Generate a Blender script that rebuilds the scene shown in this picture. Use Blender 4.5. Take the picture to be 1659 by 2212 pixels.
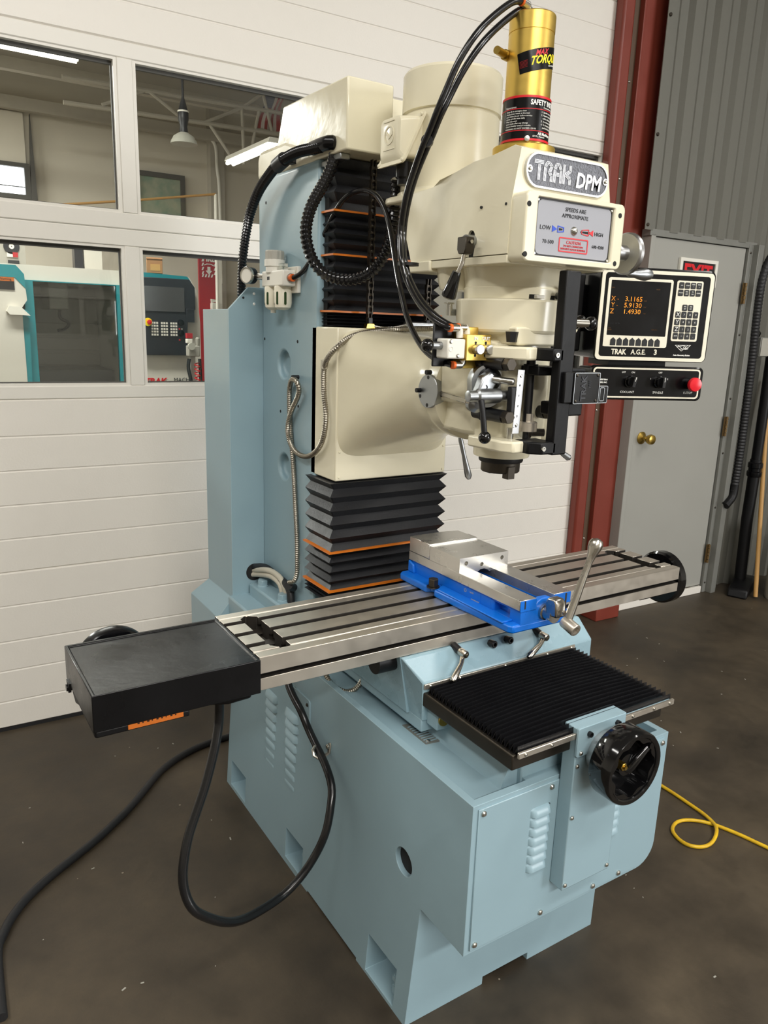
import bpy, bmesh, math, random
from mathutils import Matrix, Vector, Euler

for o in list(bpy.data.objects):
    bpy.data.objects.remove(o)
random.seed(7)
SC = bpy.context.scene
COL = SC.collection
R = math.radians

# ---------------------------------------------------------------- camera, world, lights, exposure
cam_d = bpy.data.cameras.new('camera')
cam = bpy.data.objects.new('camera', cam_d)
COL.objects.link(cam)
cam_d.sensor_fit = 'VERTICAL'
cam_d.sensor_height = 36.0
cam_d.lens = 26.707
cam_d.clip_start = 0.05
cam_d.clip_end = 60
cam.matrix_world = Matrix((
    (0.84447022, 0.09903997, -0.52636597, -0.8176),
    (-0.53456087, 0.21711141, -0.81676637, -0.9318),
    (0.03338754, 0.97110953, 0.23628701, 1.4761),
    (0, 0, 0, 1)))
SC.camera = cam

world = bpy.data.worlds.new('world')
SC.world = world
world.use_nodes = True
bg = world.node_tree.nodes['Background']
bg.inputs[0].default_value = (0.75, 0.80, 0.9, 1)
bg.inputs[1].default_value = 0.6

def strip_light(name, loc, sx, sy, watts, col, rot=(0, 0, 0)):
    d = bpy.data.lights.new(name, 'AREA')
    d.shape = 'RECTANGLE'
    d.size = sx
    d.size_y = sy
    d.energy = watts
    d.color = col
    o = bpy.data.objects.new(name, d)
    COL.objects.link(o)
    o.location = loc
    o.rotation_euler = rot
    return o
WARM = (1.0, 0.975, 0.93)
# fluorescent strips of the shop ceiling, front room
strip_light('shop_strip_left', (-2.3, 0.0, 3.9), 0.35, 2.4, 36, WARM)
strip_light('shop_strip_middle', (0.2, -2.1, 4.1), 2.6, 0.35, 40, WARM)
strip_light('shop_strip_right', (2.6, -1.2, 3.9), 0.35, 2.4, 30, WARM)
strip_light('shop_strip_rear', (-1.2, -4.2, 4.1), 3.4, 0.4, 190, WARM)
# added cool fill at the front right behind the camera, for the front faces
strip_light('front_right_fill', (4.4, -6.8, 2.1), 2.6, 2.8, 210, (0.97, 0.985, 1.0), (R(90), 0, R(24)))
# added area lights that brighten the room behind the glass
strip_light('rear_room_fill', (-0.3, 4.6, 4.2), 2.4, 0.5, 130, (1.0, 0.97, 0.9))
strip_light('rear_room_fill_far', (-2.6, 8.0, 3.9), 0.5, 2.4, 330, (1.0, 0.97, 0.92))

SC.view_settings.view_transform = 'Standard'
SC.view_settings.look = 'None'
SC.view_settings.exposure = 0.74
SC.view_settings.gamma = 1.0
SC.view_settings.use_curve_mapping = False

# ---------------------------------------------------------------- materials
def lin(h):
    h = h.lstrip('#')
    out = []
    for i in (0, 2, 4):
        v = int(h[i:i+2], 16) / 255
        out.append(v / 12.92 if v <= 0.04045 else ((v + 0.055) / 1.055) ** 2.4)
    return tuple(out) + (1,)

def mat(name, col, rough=0.5, metal=0.0, spec=0.5, coat=0.0, noise=0.06, nscale=18, bump=0.0, bscale=60,
        col2=None, cscale=4.0, emit=None, estr=0.0, stretch=None, rvar=0.08):
    m = bpy.data.materials.new(name)
    m.use_nodes = True
    nt = m.node_tree
    b = nt.nodes['Principled BSDF']
    col = lin(col) if isinstance(col, str) else tuple(col) + (1,)
    b.inputs['Metallic'].default_value = metal
    b.inputs['Specular IOR Level'].default_value = spec
    b.inputs['Coat Weight'].default_value = coat
    b.inputs['Coat Roughness'].default_value = 0.08
    tc = nt.nodes.new('ShaderNodeTexCoord')
    src = tc.outputs['Object']
    if stretch:
        mp = nt.nodes.new('ShaderNodeMapping')
        mp.inputs['Scale'].default_value = stretch
        nt.links.new(src, mp.inputs[0])
        src = mp.outputs[0]
    n1 = nt.nodes.new('ShaderNodeTexNoise')
    n1.inputs['Scale'].default_value = cscale if col2 else nscale
    n1.inputs['Detail'].default_value = 5
    nt.links.new(src, n1.inputs['Vector'])
    mx = nt.nodes.new('ShaderNodeMix')
    mx.data_type = 'RGBA'
    c2 = lin(col2) if col2 else tuple(min(1, c * (1 + noise)) for c in col[:3]) + (1,)
    c1 = col if col2 else tuple(c * (1 - noise) for c in col[:3]) + (1,)
    mx.inputs[6].default_value = c1
    mx.inputs[7].default_value = c2
    if col2:
        rp = nt.nodes.new('ShaderNodeMapRange')
        rp.inputs[1].default_value = 0.35
        rp.inputs[2].default_value = 0.65
        nt.links.new(n1.outputs[0], rp.inputs[0])
        nt.links.new(rp.outputs[0], mx.inputs[0])
    else:
        nt.links.new(n1.outputs[0], mx.inputs[0])
    nt.links.new(mx.outputs[2], b.inputs['Base Color'])
    rr = nt.nodes.new('ShaderNodeMapRange')
    rr.inputs[3].default_value = max(0.02, rough - rvar)
    rr.inputs[4].default_value = min(1, rough + rvar)
    nt.links.new(n1.outputs[0], rr.inputs[0])
    nt.links.new(rr.outputs[0], b.inputs['Roughness'])
    if bump:
        n2 = nt.nodes.new('ShaderNodeTexNoise')
        n2.inputs['Scale'].default_value = bscale
        n2.inputs['Detail'].default_value = 3
        nt.links.new(src, n2.inputs['Vector'])
        bp = nt.nodes.new('ShaderNodeBump')
        bp.inputs['Strength'].default_value = bump
        bp.inputs['Distance'].default_value = 0.002
        nt.links.new(n2.outputs[0], bp.inputs['Height'])
        nt.links.new(bp.outputs[0], b.inputs['Normal'])
    if emit:
        b.inputs['Emission Color'].default_value = lin(emit)
        b.inputs['Emission Strength'].default_value = estr
    return m

M = {}
M['blue'] = mat('blue_enamel', '#90aab4', 0.33, spec=0.5, noise=0.03, bump=0.03, bscale=90)
M['blue_cast'] = mat('blue_enamel_casting', '#8eaab5', 0.28, spec=0.5, noise=0.03, bump=0.16, bscale=55)
M['cream'] = mat('cream_enamel', '#e3dcc2', 0.2, spec=0.55, noise=0.02, bump=0.02, bscale=70)
M['cream_cast'] = mat('cream_enamel_casting', '#e2dbc0', 0.2, spec=0.55, noise=0.03, bump=0.22, bscale=38)
M['black'] = mat('black_gloss_paint', '#08080a', 0.24, spec=0.35, noise=0.2, bump=0.06, bscale=45)
M['black_satin'] = mat('black_satin_paint', '#0a0a0c', 0.45, spec=0.3, noise=0.2, bump=0.1, bscale=120)
M['black_box'] = mat('black_scuffed_paint', '#0a0a0c', 0.3, spec=0.35, noise=0.3, bump=0.35, bscale=30, rvar=0.16, nscale=9)
M['phenolic'] = mat('black_phenolic', '#0c0c0d', 0.1, spec=0.6, noise=0.1)
M['rubber'] = mat('black_rubber', '#1b1b1d', 0.5, noise=0.2, bump=0.1, bscale=80)
M['bellows'] = mat('bellows_fabric', '#15161a', 0.48, noise=0.2, bump=0.25, bscale=160)
M['cover'] = mat('way_cover_rubber', '#131315', 0.28, spec=0.6, noise=0.15, bump=0.1, bscale=120)
M['hose'] = mat('black_plastic_hose', '#101012', 0.18, spec=0.6, noise=0.1)
M['cable'] = mat('black_cable_jacket', '#131314', 0.24, spec=0.5, noise=0.15)
M['steel'] = mat('ground_steel', '#cfc7ba', 0.36, metal=0.85, noise=0.07, nscale=30, rvar=0.1)
M['steel_lt'] = mat('bright_ground_steel', '#dedbd4', 0.3, metal=0.9, noise=0.06, nscale=26, rvar=0.12)
M['steel_dk'] = mat('dark_oiled_steel', '#4b463f', 0.42, metal=0.9, noise=0.2, nscale=24)
M['slot_dk'] = mat('dark_slot_steel', '#211c16', 0.6, metal=0.0, noise=0.4, nscale=70)  # darker colour given to slot, trough and groove faces
M['alum'] = mat('brushed_aluminium', '#c4c4c4', 0.32, metal=1, noise=0.05, nscale=40)
M['cast_al'] = mat('cast_aluminium', '#a3a6a8', 0.36, metal=1, noise=0.06, nscale=40, bump=0.05)
M['zinc'] = mat('zinc_plate', '#c2c0b8', 0.28, metal=1, noise=0.06)
M['nickel'] = mat('nickel_handle', '#bdb8ae', 0.27, metal=1, noise=0.05)
M['gold'] = mat('gold_anodised', '#d8b75c', 0.34, metal=0.85, noise=0.03, stretch=(1, 1, 8))
M['brass'] = mat('brass', '#b79a4e', 0.3, metal=1, noise=0.06)
M['vise_blue'] = mat('vise_blue_paint', '#0f6bd0', 0.3, spec=0.5, noise=0.06, bump=0.1, bscale=50)
M['white_pl'] = mat('white_plastic', '#e4e1d6', 0.4, noise=0.03)
M['offwhite'] = mat('ivory_print', '#ece6d2', 0.35, noise=0.02)
M['gray_pl'] = mat('grey_plastic', '#a9a69c', 0.45, noise=0.04)
M['plate'] = mat('satin_name_plate', '#9c9da4', 0.45, metal=0.0, noise=0.04)
M['badge'] = mat('badge_hammered', '#6d6e73', 0.4, metal=0.7, noise=0.15, bump=0.7, bscale=260)
M['ink'] = mat('black_ink', '#0d0d10', 0.45)
M['white_ink'] = mat('white_ink', '#f0efe9', 0.45)
M['red'] = mat('signal_red', '#d31622', 0.4, noise=0.03)
M['red_btn'] = mat('red_plastic', '#e2202e', 0.25, spec=0.5, noise=0.03)
M['blue_ink'] = mat('blue_ink', '#1d49c4', 0.45)
M['yellow_ink'] = mat('yellow_ink', '#f6e41c', 0.45)
M['orange'] = mat('orange_plastic', '#e0641e', 0.4, noise=0.05)
M['orange_strip'] = mat('orange_stiffener', '#d4741d', 0.4, noise=0.06)
M['orange_lbl'] = mat('orange_label', '#b8611a', 0.5)
M['crt'] = mat('crt_glass', '#0d1413', 0.08, spec=0.6)
M['amber'] = mat('amber_phosphor', '#ffa336', 0.5, emit='#ff9a2e', estr=0.85)
M['amber_dim'] = mat('amber_phosphor_dim', '#6e4a1c', 0.5, emit='#a06a20', estr=0.18)
M['amber_bar'] = mat('amber_bar', '#e88a12', 0.5, emit='#f0900f', estr=0.62)
M['hole'] = mat('hole_shade_black', '#131312', 0.7)  # near-black colour painted in for the shade inside holes and recesses
M['yellow'] = mat('yellow_hose', '#e0b71a', 0.45, noise=0.1, col2='#c79d18', cscale=30)
M['steel_flex'] = mat('flexible_steel_conduit', '#a09a8d', 0.34, metal=0.95, noise=0.12, nscale=60)
M['pvc'] = mat('grey_plastic_conduit', '#bdb7a6', 0.4, noise=0.05)
M['green_glass'] = mat('sight_glass_green', '#1d3a12', 0.15, spec=0.6)
# setting
M['door_wh'] = mat('white_door_steel', '#e6e1d8', 0.42, noise=0.02, bump=0.22, bscale=150)
M['frame_wh'] = mat('white_door_frame', '#e3dfd6', 0.4, noise=0.02)
M['gasket'] = mat('grey_gasket', '#4b4a46', 0.6)
M['post'] = mat('red_oxide_paint', '#7a3326', 0.42, noise=0.12, nscale=10, bump=0.05)
M['post_br'] = mat('brown_steel', '#54402f', 0.5, noise=0.15, nscale=12)
M['corr'] = mat('galvanised_sheet', '#6d6c64', 0.5, metal=0.2, noise=0.08, nscale=60)
M['galv'] = mat('galvanised_trim', '#80807a', 0.5, metal=0.3, noise=0.14, nscale=14)
M['gdoor'] = mat('grey_steel_door', '#9b9a93', 0.5, noise=0.04, nscale=5, bump=0.03)
M['rust'] = mat('rusty_brass_hinge', '#6d5634', 0.5, metal=0.6, noise=0.3, nscale=60)
M['tan_wood'] = mat('pale_broom_wood', '#b98e52', 0.5, noise=0.1, stretch=(20, 20, 1))
M['rearwall'] = mat('rear_plaster', '#d6cfbf', 0.8, noise=0.06, nscale=3)
M['rearceil'] = mat('rear_ceiling_board', '#9c968a', 0.8, noise=0.1, nscale=3)
M['beam'] = mat('painted_beam', '#b3ada0', 0.7, noise=0.08)
M['teal'] = mat('teal_machine_paint', '#178089', 0.35, noise=0.03)
M['mach_gray'] = mat('pale_machine_paint', '#cfcbc0', 0.4, noise=0.02)
M['mach_in'] = mat('grey_machine_interior', '#7c776c', 0.5, noise=0.1)
M['mach_pane'] = mat('smoky_polycarbonate', '#57554e', 0.15, spec=0.6, noise=0.15, nscale=3)
M['panel_dk'] = mat('charcoal_panel', '#23252a', 0.4, noise=0.08)
M['panel_scr'] = mat('grey_screen', '#4a4a4a', 0.2, noise=0.05)
M['cardboard'] = mat('cardboard', '#a0744c', 0.8, noise=0.08)
M['firered'] = mat('fire_board_red', '#b1232b', 0.45, noise=0.05)
M['tube_on'] = mat('lit_tube', '#ffffff', 0.5, emit='#fff6e2', estr=5.0)
M['day'] = mat('daylight_pane', '#ffffff', 0.5, emit='#f4f8ff', estr=3.0)
M['lampgrey'] = mat('lamp_enamel', '#b8b7ac', 0.4, noise=0.05)
M['pic'] = mat('faded_seascape', '#7f9a86', 0.6, col2='#a9ad97', cscale=7)
M['flag_red'] = mat('flag_red', '#9e3a3c', 0.8)
M['flag_wh'] = mat('flag_white', '#c9bfb8', 0.8)
M['flag_bl'] = mat('flag_blue', '#3b3f5e', 0.8)
M['shopwall'] = mat('shop_wall_paint', '#b9b4a9', 0.8, noise=0.04, nscale=2)
M['shopceil'] = mat('shop_ceiling_board', '#a9a59c', 0.8, noise=0.06, nscale=2)

def floor_material():
    m = bpy.data.materials.new('oil_stained_concrete')
    m.use_nodes = True
    nt = m.node_tree
    b = nt.nodes['Principled BSDF']
    tc = nt.nodes.new('ShaderNodeTexCoord')
    def noise(sc, det, rough=0.6):
        n = nt.nodes.new('ShaderNodeTexNoise')
        n.inputs['Scale'].default_value = sc
        n.inputs['Detail'].default_value = det
        n.inputs['Roughness'].default_value = rough
        nt.links.new(tc.outputs['Object'], n.inputs['Vector'])
        return n
    big, mid, fine = noise(1.3, 6), noise(5.5, 7, 0.7), noise(90, 3)
    r1 = nt.nodes.new('ShaderNodeValToRGB')
    r1.color_ramp.elements[0].position = 0.32
    r1.color_ramp.elements[0].color = lin('#302920')
    r1.color_ramp.elements[1].position = 0.68
    r1.color_ramp.elements[1].color = lin('#544939')
    nt.links.new(big.outputs[0], r1.inputs[0])
    r2 = nt.nodes.new('ShaderNodeValToRGB')
    r2.color_ramp.elements[0].position = 0.3
    r2.color_ramp.elements[0].color = (0.62, 0.62, 0.62, 1)
    r2.color_ramp.elements[1].position = 0.72
    r2.color_ramp.elements[1].color = (1.2, 1.2, 1.2, 1)
    nt.links.new(mid.outputs[0], r2.inputs[0])
    mu = nt.nodes.new('ShaderNodeMix')
    mu.data_type = 'RGBA'
    mu.blend_type = 'MULTIPLY'
    mu.inputs[0].default_value = 1
    nt.links.new(r1.outputs[0], mu.inputs[6])
    nt.links.new(r2.outputs[0], mu.inputs[7])
    sp = nt.nodes.new('ShaderNodeTexVoronoi')
    sp.inputs['Scale'].default_value = 8
    nt.links.new(tc.outputs['Object'], sp.inputs['Vector'])
    lt = nt.nodes.new('ShaderNodeMath')
    lt.operation = 'LESS_THAN'
    lt.inputs[1].default_value = 0.025
    nt.links.new(sp.outputs['Distance'], lt.inputs[0])
    mx = nt.nodes.new('ShaderNodeMix')
    mx.data_type = 'RGBA'
    mx.inputs[7].default_value = lin('#8d8372')
    nt.links.new(lt.outputs[0], mx.inputs[0])
    nt.links.new(mu.outputs[2], mx.inputs[6])
    nt.links.new(mx.outputs[2], b.inputs['Base Color'])
    rr = nt.nodes.new('ShaderNodeMapRange')
    rr.inputs[3].default_value = 0.38
    rr.inputs[4].default_value = 0.68
    nt.links.new(mid.outputs[0], rr.inputs[0])
    nt.links.new(rr.outputs[0], b.inputs['Roughness'])
    bp = nt.nodes.new('ShaderNodeBump')
    bp.inputs['Strength'].default_value = 0.12
    bp.inputs['Distance'].default_value = 0.003
    nt.links.new(fine.outputs[0], bp.inputs['Height'])
    nt.links.new(bp.outputs[0], b.inputs['Normal'])
    return m
M['floor'] = floor_material()

def glass_material():
    m = bpy.data.materials.new('window_glass')
    m.use_nodes = True
    nt = m.node_tree
    nt.nodes.remove(nt.nodes['Principled BSDF'])
    out = nt.nodes['Material Output']
    tr = nt.nodes.new('ShaderNodeBsdfTransparent')
    tr.inputs[0].default_value = (0.93, 0.95, 0.94, 1)
    gl = nt.nodes.new('ShaderNodeBsdfGlossy')
    gl.inputs['Roughness'].default_value = 0.02
    fr = nt.nodes.new('ShaderNodeFresnel')
    fr.inputs[0].default_value = 1.5
    mx = nt.nodes.new('ShaderNodeMixShader')
    nt.links.new(fr.outputs[0], mx.inputs[0])
    nt.links.new(tr.outputs[0], mx.inputs[1])
    nt.links.new(gl.outputs[0], mx.inputs[2])
    nt.links.new(mx.outputs[0], out.inputs['Surface'])
    return m
M['glass'] = glass_material()

# ---------------------------------------------------------------- mesh helpers
WORLD = {}
I4 = Matrix.Identity(4)

def basis(d):
    """Two unit vectors square to direction d."""
    d = Vector(d).normalized()
    a = Vector((0, 0, 1)) if abs(d.z) < 0.9 else Vector((1, 0, 0))
    u = d.cross(a).normalized()
    return d, u, d.cross(u).normalized()

class MB:
    def __init__(self):
        self.bm = bmesh.new()
        self.mi = 0
    def face(self, vs):
        try:
            f = self.bm.faces.new(vs)
            f.material_index = self.mi
            return f
        except ValueError:
            return None
    def v(self, co):
        return self.bm.verts.new(co)
    def box(self, x0, x1, y0, y1, z0, z1, T=None):
        c = [(x0, y0, z0), (x1, y0, z0), (x1, y1, z0), (x0, y1, z0), (x0, y0, z1), (x1, y0, z1), (x1, y1, z1), (x0, y1, z1)]
        vs = [self.v(T @ Vector(q) if T else q) for q in c]
        for q in ((0, 3, 2, 1), (4, 5, 6, 7), (0, 1, 5, 4), (1, 2, 6, 5), (2, 3, 7, 6), (3, 0, 4, 7)):
            self.face([vs[i] for i in q])
        return self
    def loft(self, rings, cap=True, closed=True):
        vr = [[self.v(p) for p in r] for r in rings]
        n = len(vr[0])
        for a, b in zip(vr, vr[1:]):
            for i in range(n if closed else n - 1):
                j = (i + 1) % n
                self.face([a[i], a[j], b[j], b[i]])
        if cap:
            self.face(list(reversed(vr[0])))
            self.face(vr[-1])
        return self
    def prism(self, pts, ax, a0, a1, T=None):
        def p3(p, a):
            q = {'x': (a, p[0], p[1]), 'y': (p[0], a, p[1]), 'z': (p[0], p[1], a)}[ax]
            return T @ Vector(q) if T else q
        return self.loft([[p3(p, a0) for p in pts], [p3(p, a1) for p in pts]])
    def ring(self, outer, inner, ax, a0, a1):
        """A frame: outer loop minus inner loop (equal counts), extruded along ax."""
        def p3(p, a):
            return {'x': (a, p[0], p[1]), 'y': (p[0], a, p[1]), 'z': (p[0], p[1], a)}[ax]
        loops = [[self.v(p3(p, a)) for p in l] for l, a in ((outer, a0), (outer, a1), (inner, a1), (inner, a0))]
        n = len(outer)
        for k in range(4):
            a, b = loops[k], loops[(k + 1) % 4]
            for i in range(n):
                j = (i + 1) % n
                self.face([a[i], a[j], b[j], b[i]])
        return self
    def lathe(self, prof, p0, d, n=32, arc=None):
        """prof: (radius, distance along d) pairs, revolved about the axis p0 + t d."""
        d, u, w = basis(d)
        p0 = Vector(p0)
        rings = []
        for r, t in prof:
            rings.append([p0 + d * t + (u * math.cos(2 * math.pi * i / n) + w * math.sin(2 * math.pi * i / n)) * max(r, 1e-5) for i in range(n)])
        return self.loft(rings, cap=True)
    def cyl(self, p0, p1, r0, r1=None, n=20):
        p0, p1 = Vector(p0), Vector(p1)
        r1 = r0 if r1 is None else r1
        return self.lathe([(r0, 0), (r1, (p1 - p0).length)], p0, p1 - p0, n)
    def ball(self, c, r, n=20):
        k = 10
        return self.lathe([(r * math.sin(math.pi * i / k), -r * math.cos(math.pi * i / k)) for i in range(k + 1)], c, (0, 0, 1), n)
    def tube(self, pts, r, n=10, rf=None):
        pts = [Vector(p) for p in pts]
        rings = []
        t = (pts[1] - pts[0]).normalized()
        _, u, w = basis(t)
        for i, p in enumerate(pts):
            a = pts[max(0, i - 1)]
            b = pts[min(len(pts) - 1, i + 1)]
            t2 = (b - a).normalized()
            u = (u - t2 * u.dot(t2)).normalized()
            w = t2.cross(u)
            rr = rf(i) if rf else r
            rings.append([p + (u * math.cos(2 * math.pi * k / n) + w * math.sin(2 * math.pi * k / n)) * rr for k in range(n)])
        return self.loft(rings)
    def add_faces(self, verts, faces):
        vs = [self.v(p) for p in verts]
        for f in faces:
            self.face([vs[i] for i in f])
        return self

def smooth_path(pts, ds):
    """Catmull-Rom through pts, resampled at spacing ds."""
    P = [Vector(p) for p in pts]
    P = [P[0] * 2 - P[1]] + P + [P[-1] * 2 - P[-2]]
    fine = []
    for i in range(1, len(P) - 2):
        a, b, c, d = P[i - 1:i + 3]
        for k in range(12):
            t = k / 12
            fine.append(0.5 * ((2 * b) + (c - a) * t + (2 * a - 5 * b + 4 * c - d) * t * t + (3 * b - a - 3 * c + d) * t ** 3))
    fine.append(P[-2])
    # relax the jitter of hand-measured points a little
    for _ in range(6):
        fine = [fine[0]] + [(fine[i - 1] + fine[i] * 2 + fine[i + 1]) / 4 for i in range(1, len(fine) - 1)] + [fine[-1]]
    out = [fine[0]]
    acc = 0
    for a, b in zip(fine, fine[1:]):
        L = (b - a).length
        while acc + L >= ds:
            t = (ds - acc) / L
            a = a.lerp(b, t)
            out.append(a)
            L = (b - a).length
            acc = 0
        acc += L
    if (out[-1] - fine[-1]).length > ds * 0.3:
        out.append(fine[-1])
    return out

def rrect(x0, x1, z0, z1, r, n=5):
    pts = []
    for cx, cz, a in ((x1 - r, z1 - r, 0), (x0 + r, z1 - r, 90), (x0 + r, z0 + r, 180), (x1 - r, z0 + r, 270)):
        for i in range(n + 1):
            t = R(a + 90 * i / n)
            pts.append((cx + r * math.cos(t), cz + r * math.sin(t)))
    return pts

def circ(cx, cz, r, n=24):
    return [(cx + r * math.cos(2 * math.pi * i / n), cz + r * math.sin(2 * math.pi * i / n)) for i in range(n)]

def attach(o, parent, F=I4):
    o.matrix_basis = F
    WORLD[o.name] = F
    if parent is not None:
        o.parent = parent
        o.matrix_parent_inverse = WORLD[parent.name].inverted()

def cut(o, cutter):
    me = bpy.data.meshes.new('cutter')
    bmesh.ops.recalc_face_normals(cutter.bm, faces=cutter.bm.faces)
    cutter.bm.to_mesh(me)
    c = bpy.data.objects.new('cutter', me)
    COL.objects.link(c)
    md = o.modifiers.new('cut', 'BOOLEAN')
    md.operation = 'DIFFERENCE'
    md.object = c
    md.solver = 'EXACT'
    md.use_self = True
    dg = bpy.context.evaluated_depsgraph_get()
    new = bpy.data.meshes.new_from_object(o.evaluated_get(dg))
    o.modifiers.clear()
    o.data = new
    bpy.data.objects.remove(c)

def part(name, mb, mats, parent=None, F=I4, bevel=0.0, seg=2, ang=35, cutter=None, label=None, kind=None, flat=False):
    """Link one mesh object; F places it in the world, parent makes it a part."""
    if not isinstance(mats, (list, tuple)):
        mats = [mats]
    bmesh.ops.recalc_face_normals(mb.bm, faces=mb.bm.faces)
    me = bpy.data.meshes.new(name)
    mb.bm.to_mesh(me)
    mb.bm.free()
    for m in mats:
        me.materials.append(M[m])
    o = bpy.data.objects.new(name, me)
    COL.objects.link(o)
    if cutter:
        for cm in (cutter if isinstance(cutter, list) else [cutter]):
            cut(o, cm)
    for p in o.data.polygons:
        p.use_smooth = not flat
    if not flat:
        o.data.set_sharp_from_angle(angle=R(ang))
    if bevel:
        b = o.modifiers.new('edge', 'BEVEL')
        b.width = bevel
        b.segments = seg
        b.limit_method = 'ANGLE'
        b.angle_limit = R(38)
        b.harden_normals = False
    attach(o, parent, F)
    if label:
        o['label'] = label
    if kind:
        o['kind'] = kind
    return o

def empty(name, loc, rotz=0.0):
    o = bpy.data.objects.new(name, None)
    COL.objects.link(o)
    o.empty_display_size = 0.1
    attach(o, None, Matrix.Translation(loc) @ Matrix.Rotation(rotz, 4, 'Z'))
    return o

def tag(o, label=None, cat=None, group=None, kind=None):
    for k, val in (('label', label), ('category', cat), ('group', group), ('kind', kind)):
        if val:
            o[k] = val
    return o

def dup(o, parent, F):
    c = o.copy()
    COL.objects.link(c)
    c.parent = None
    attach(c, parent, F)
    return c

def T(x, y, z):
    return Matrix.Translation((x, y, z))

def text(s, size, F, m, parent, name='lettering', align='CENTER', xs=1.0, bold=0.0, ext=0.0004, shear=0.0, wrap=None, spacing=1.0, label=None):
    """Flat lettering in the XY plane of F (x along the line, y up)."""
    cu = bpy.data.curves.new('font', 'FONT')
    cu.body = s
    cu.size = size
    cu.align_x = align
    cu.align_y = 'CENTER'
    cu.extrude = ext
    cu.offset = bold
    cu.shear = shear
    cu.space_character = spacing
    cu.resolution_u = 2
    t = bpy.data.objects.new('font', cu)
    COL.objects.link(t)
    dg = bpy.context.evaluated_depsgraph_get()
    me = bpy.data.meshes.new_from_object(t.evaluated_get(dg))
    bpy.data.objects.remove(t)
    for v in me.vertices:
        v.co.x *= xs
        if wrap:
            v.co = wrap(v.co)
    me.materials.clear()
    me.materials.append(M[m])
    o = bpy.data.objects.new(name, me)
    COL.objects.link(o)
    attach(o, parent, F)
    if label:
        o['label'] = label
    return o

def wall_text(x, y, z):
    """Frame for lettering on a face that looks along -y."""
    return T(x, y, z) @ Matrix.Rotation(R(90), 4, 'X')

def screw_head(r=0.0045, h=0.003, d=(0, -1, 0)):
    mb = MB()
    mb.lathe([(r, 0), (r, h * 0.5), (r * 0.6, h), (0.0001, h)], (0, 0, 0), d, 12)
    return mb

def hexa(r):
    return [(r * math.cos(R(60 * i)), r * math.sin(R(60 * i))) for i in range(6)]

# ---------------------------------------------------------------- the setting
YW, WK = 1.8741, -0.0319
WF = T(0, YW, 0) @ Matrix.Rotation(math.atan(WK), 4, 'Z')      # frame of the back wall: x along it, y into it

def structure(name, mb, m, F=I4, **k):
    return tag(part(name, mb, m, None, F, **k), kind='structure')

structure('floor', MB().box(-6, 6, -7, 11, -0.1, 0), 'floor')
structure('ceiling', MB().box(-6, 6, -7, 1.95, 4.4, 4.5), 'shopceil')
structure('wall_left', MB().box(-6.1, -6, -7, 11, 0, 4.5), 'shopwall')
structure('wall_right', MB().box(6, 6.1, -7, 11, 0, 4.5), 'shopwall')
structure('wall_front', MB().box(-6, 6, -7.1, -7, 0, 4.5), 'shopwall')
structure('wall_far', MB().box(-6, 6, 10, 10.1, 0, 4.6), 'rearwall')
structure('ceiling_rear', MB().prism([(2.2, 4.75), (10.0, 4.3), (10.0, 4.4), (2.2, 4.85)], 'x', -6, 6), 'rearceil')

# overhead garage door: sections, window frames, panes
gd = empty('door_1', (0, YW, 0))
attach(gd, None, WF)
tag(gd, 'white sectional overhead door with glazed panels behind the machine', kind='structure')
DX0, DX1 = -4.3, 2.14
def section(z0, z1, grooves):
    """A door section: flat steel skin with recessed horizontal grooves and a chamfered joint."""
    pts = [(0.05, z0), (0.006, z0), (0.0, z0 + 0.005)]
    for g in grooves:
        pts += [(0, g - 0.004), (0.0025, g - 0.0012), (0.0025, g + 0.0012), (0, g + 0.004)]
    pts += [(0, z1 - 0.005), (0.006, z1), (0.05, z1)]
    return MB().prism(pts, 'x', DX0, DX1)
for z0, z1, g in ((0.012, 0.598, (0.113, 0.2318, 0.3422, 0.4747)), (0.598, 1.199, (0.7173, 0.8362, 0.9561, 1.0739)),
                  (2.353, 2.94, (2.47, 2.587, 2.70, 2.82)), (2.94, 3.53, (3.06, 3.18, 3.3, 3.41)), (3.53, 4.4, (3.65, 3.77, 3.89, 4.0, 4.12))):
    part('door_panel', section(z0, z1, g), 'door_wh', gd, WF)
part('bottom_seal', MB().box(DX0, DX1, 0.0, 0.045, 0.0, 0.013), 'rubber', gd, WF)
def rail(z0, z1):
    e = 0.003
    return MB().prism([(0.05, z0), (e, z0), (0, z0 + e), (0, z1 - e), (e, z1), (0.05, z1)], 'x', DX0, DX1)
for z0, z1 in ((1.199, 1.243), (1.717, 1.7725), (1.7735, 1.826), (2.303, 2.3525)):
    part('rail', rail(z0, z1), 'frame_wh', gd, WF)
openings = [(-0.105 - 0.74 * k - 0.69, -0.105 - 0.74 * k) for k in range(5)] + [(-0.055 + 0.74 * k, 0.635 + 0.74 * k) for k in range(3)]
openings.sort()
for (za, zb) in ((1.243, 1.717), (1.826, 2.303)):
    edges = [DX0] + [e for o in openings for e in o] + [DX1]
    for a, b in zip(edges[0::2], edges[1::2]):
        part('stile', MB().box(a, b, 0.0, 0.05, za, zb), 'frame_wh', gd, WF, bevel=0.002, seg=1)
    for a, b in openings:
        outer = [(a, za), (b, za), (b, zb), (a, zb)]
        inner = [(a + .011, za + .008), (b - .011, za + .008), (b - .011, zb - .008), (a + .011, zb - .008)]
        part('glazing_bead', MB().ring(outer, inner, 'y', 0.004, 0.034), 'frame_wh', gd, WF)
        inner2 = [(a + .016, za + .012), (b - .016, za + .012), (b - .016, zb - .020), (a + .016, zb - .020)]
        part('gasket', MB().ring(inner, inner2, 'y', 0.026, 0.036), 'gasket', gd, WF)
        part('pane', MB().box(a + .012, b - .012, 0.034, 0.038, za + .009, zb - .009), 'glass', gd, WF)

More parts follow.
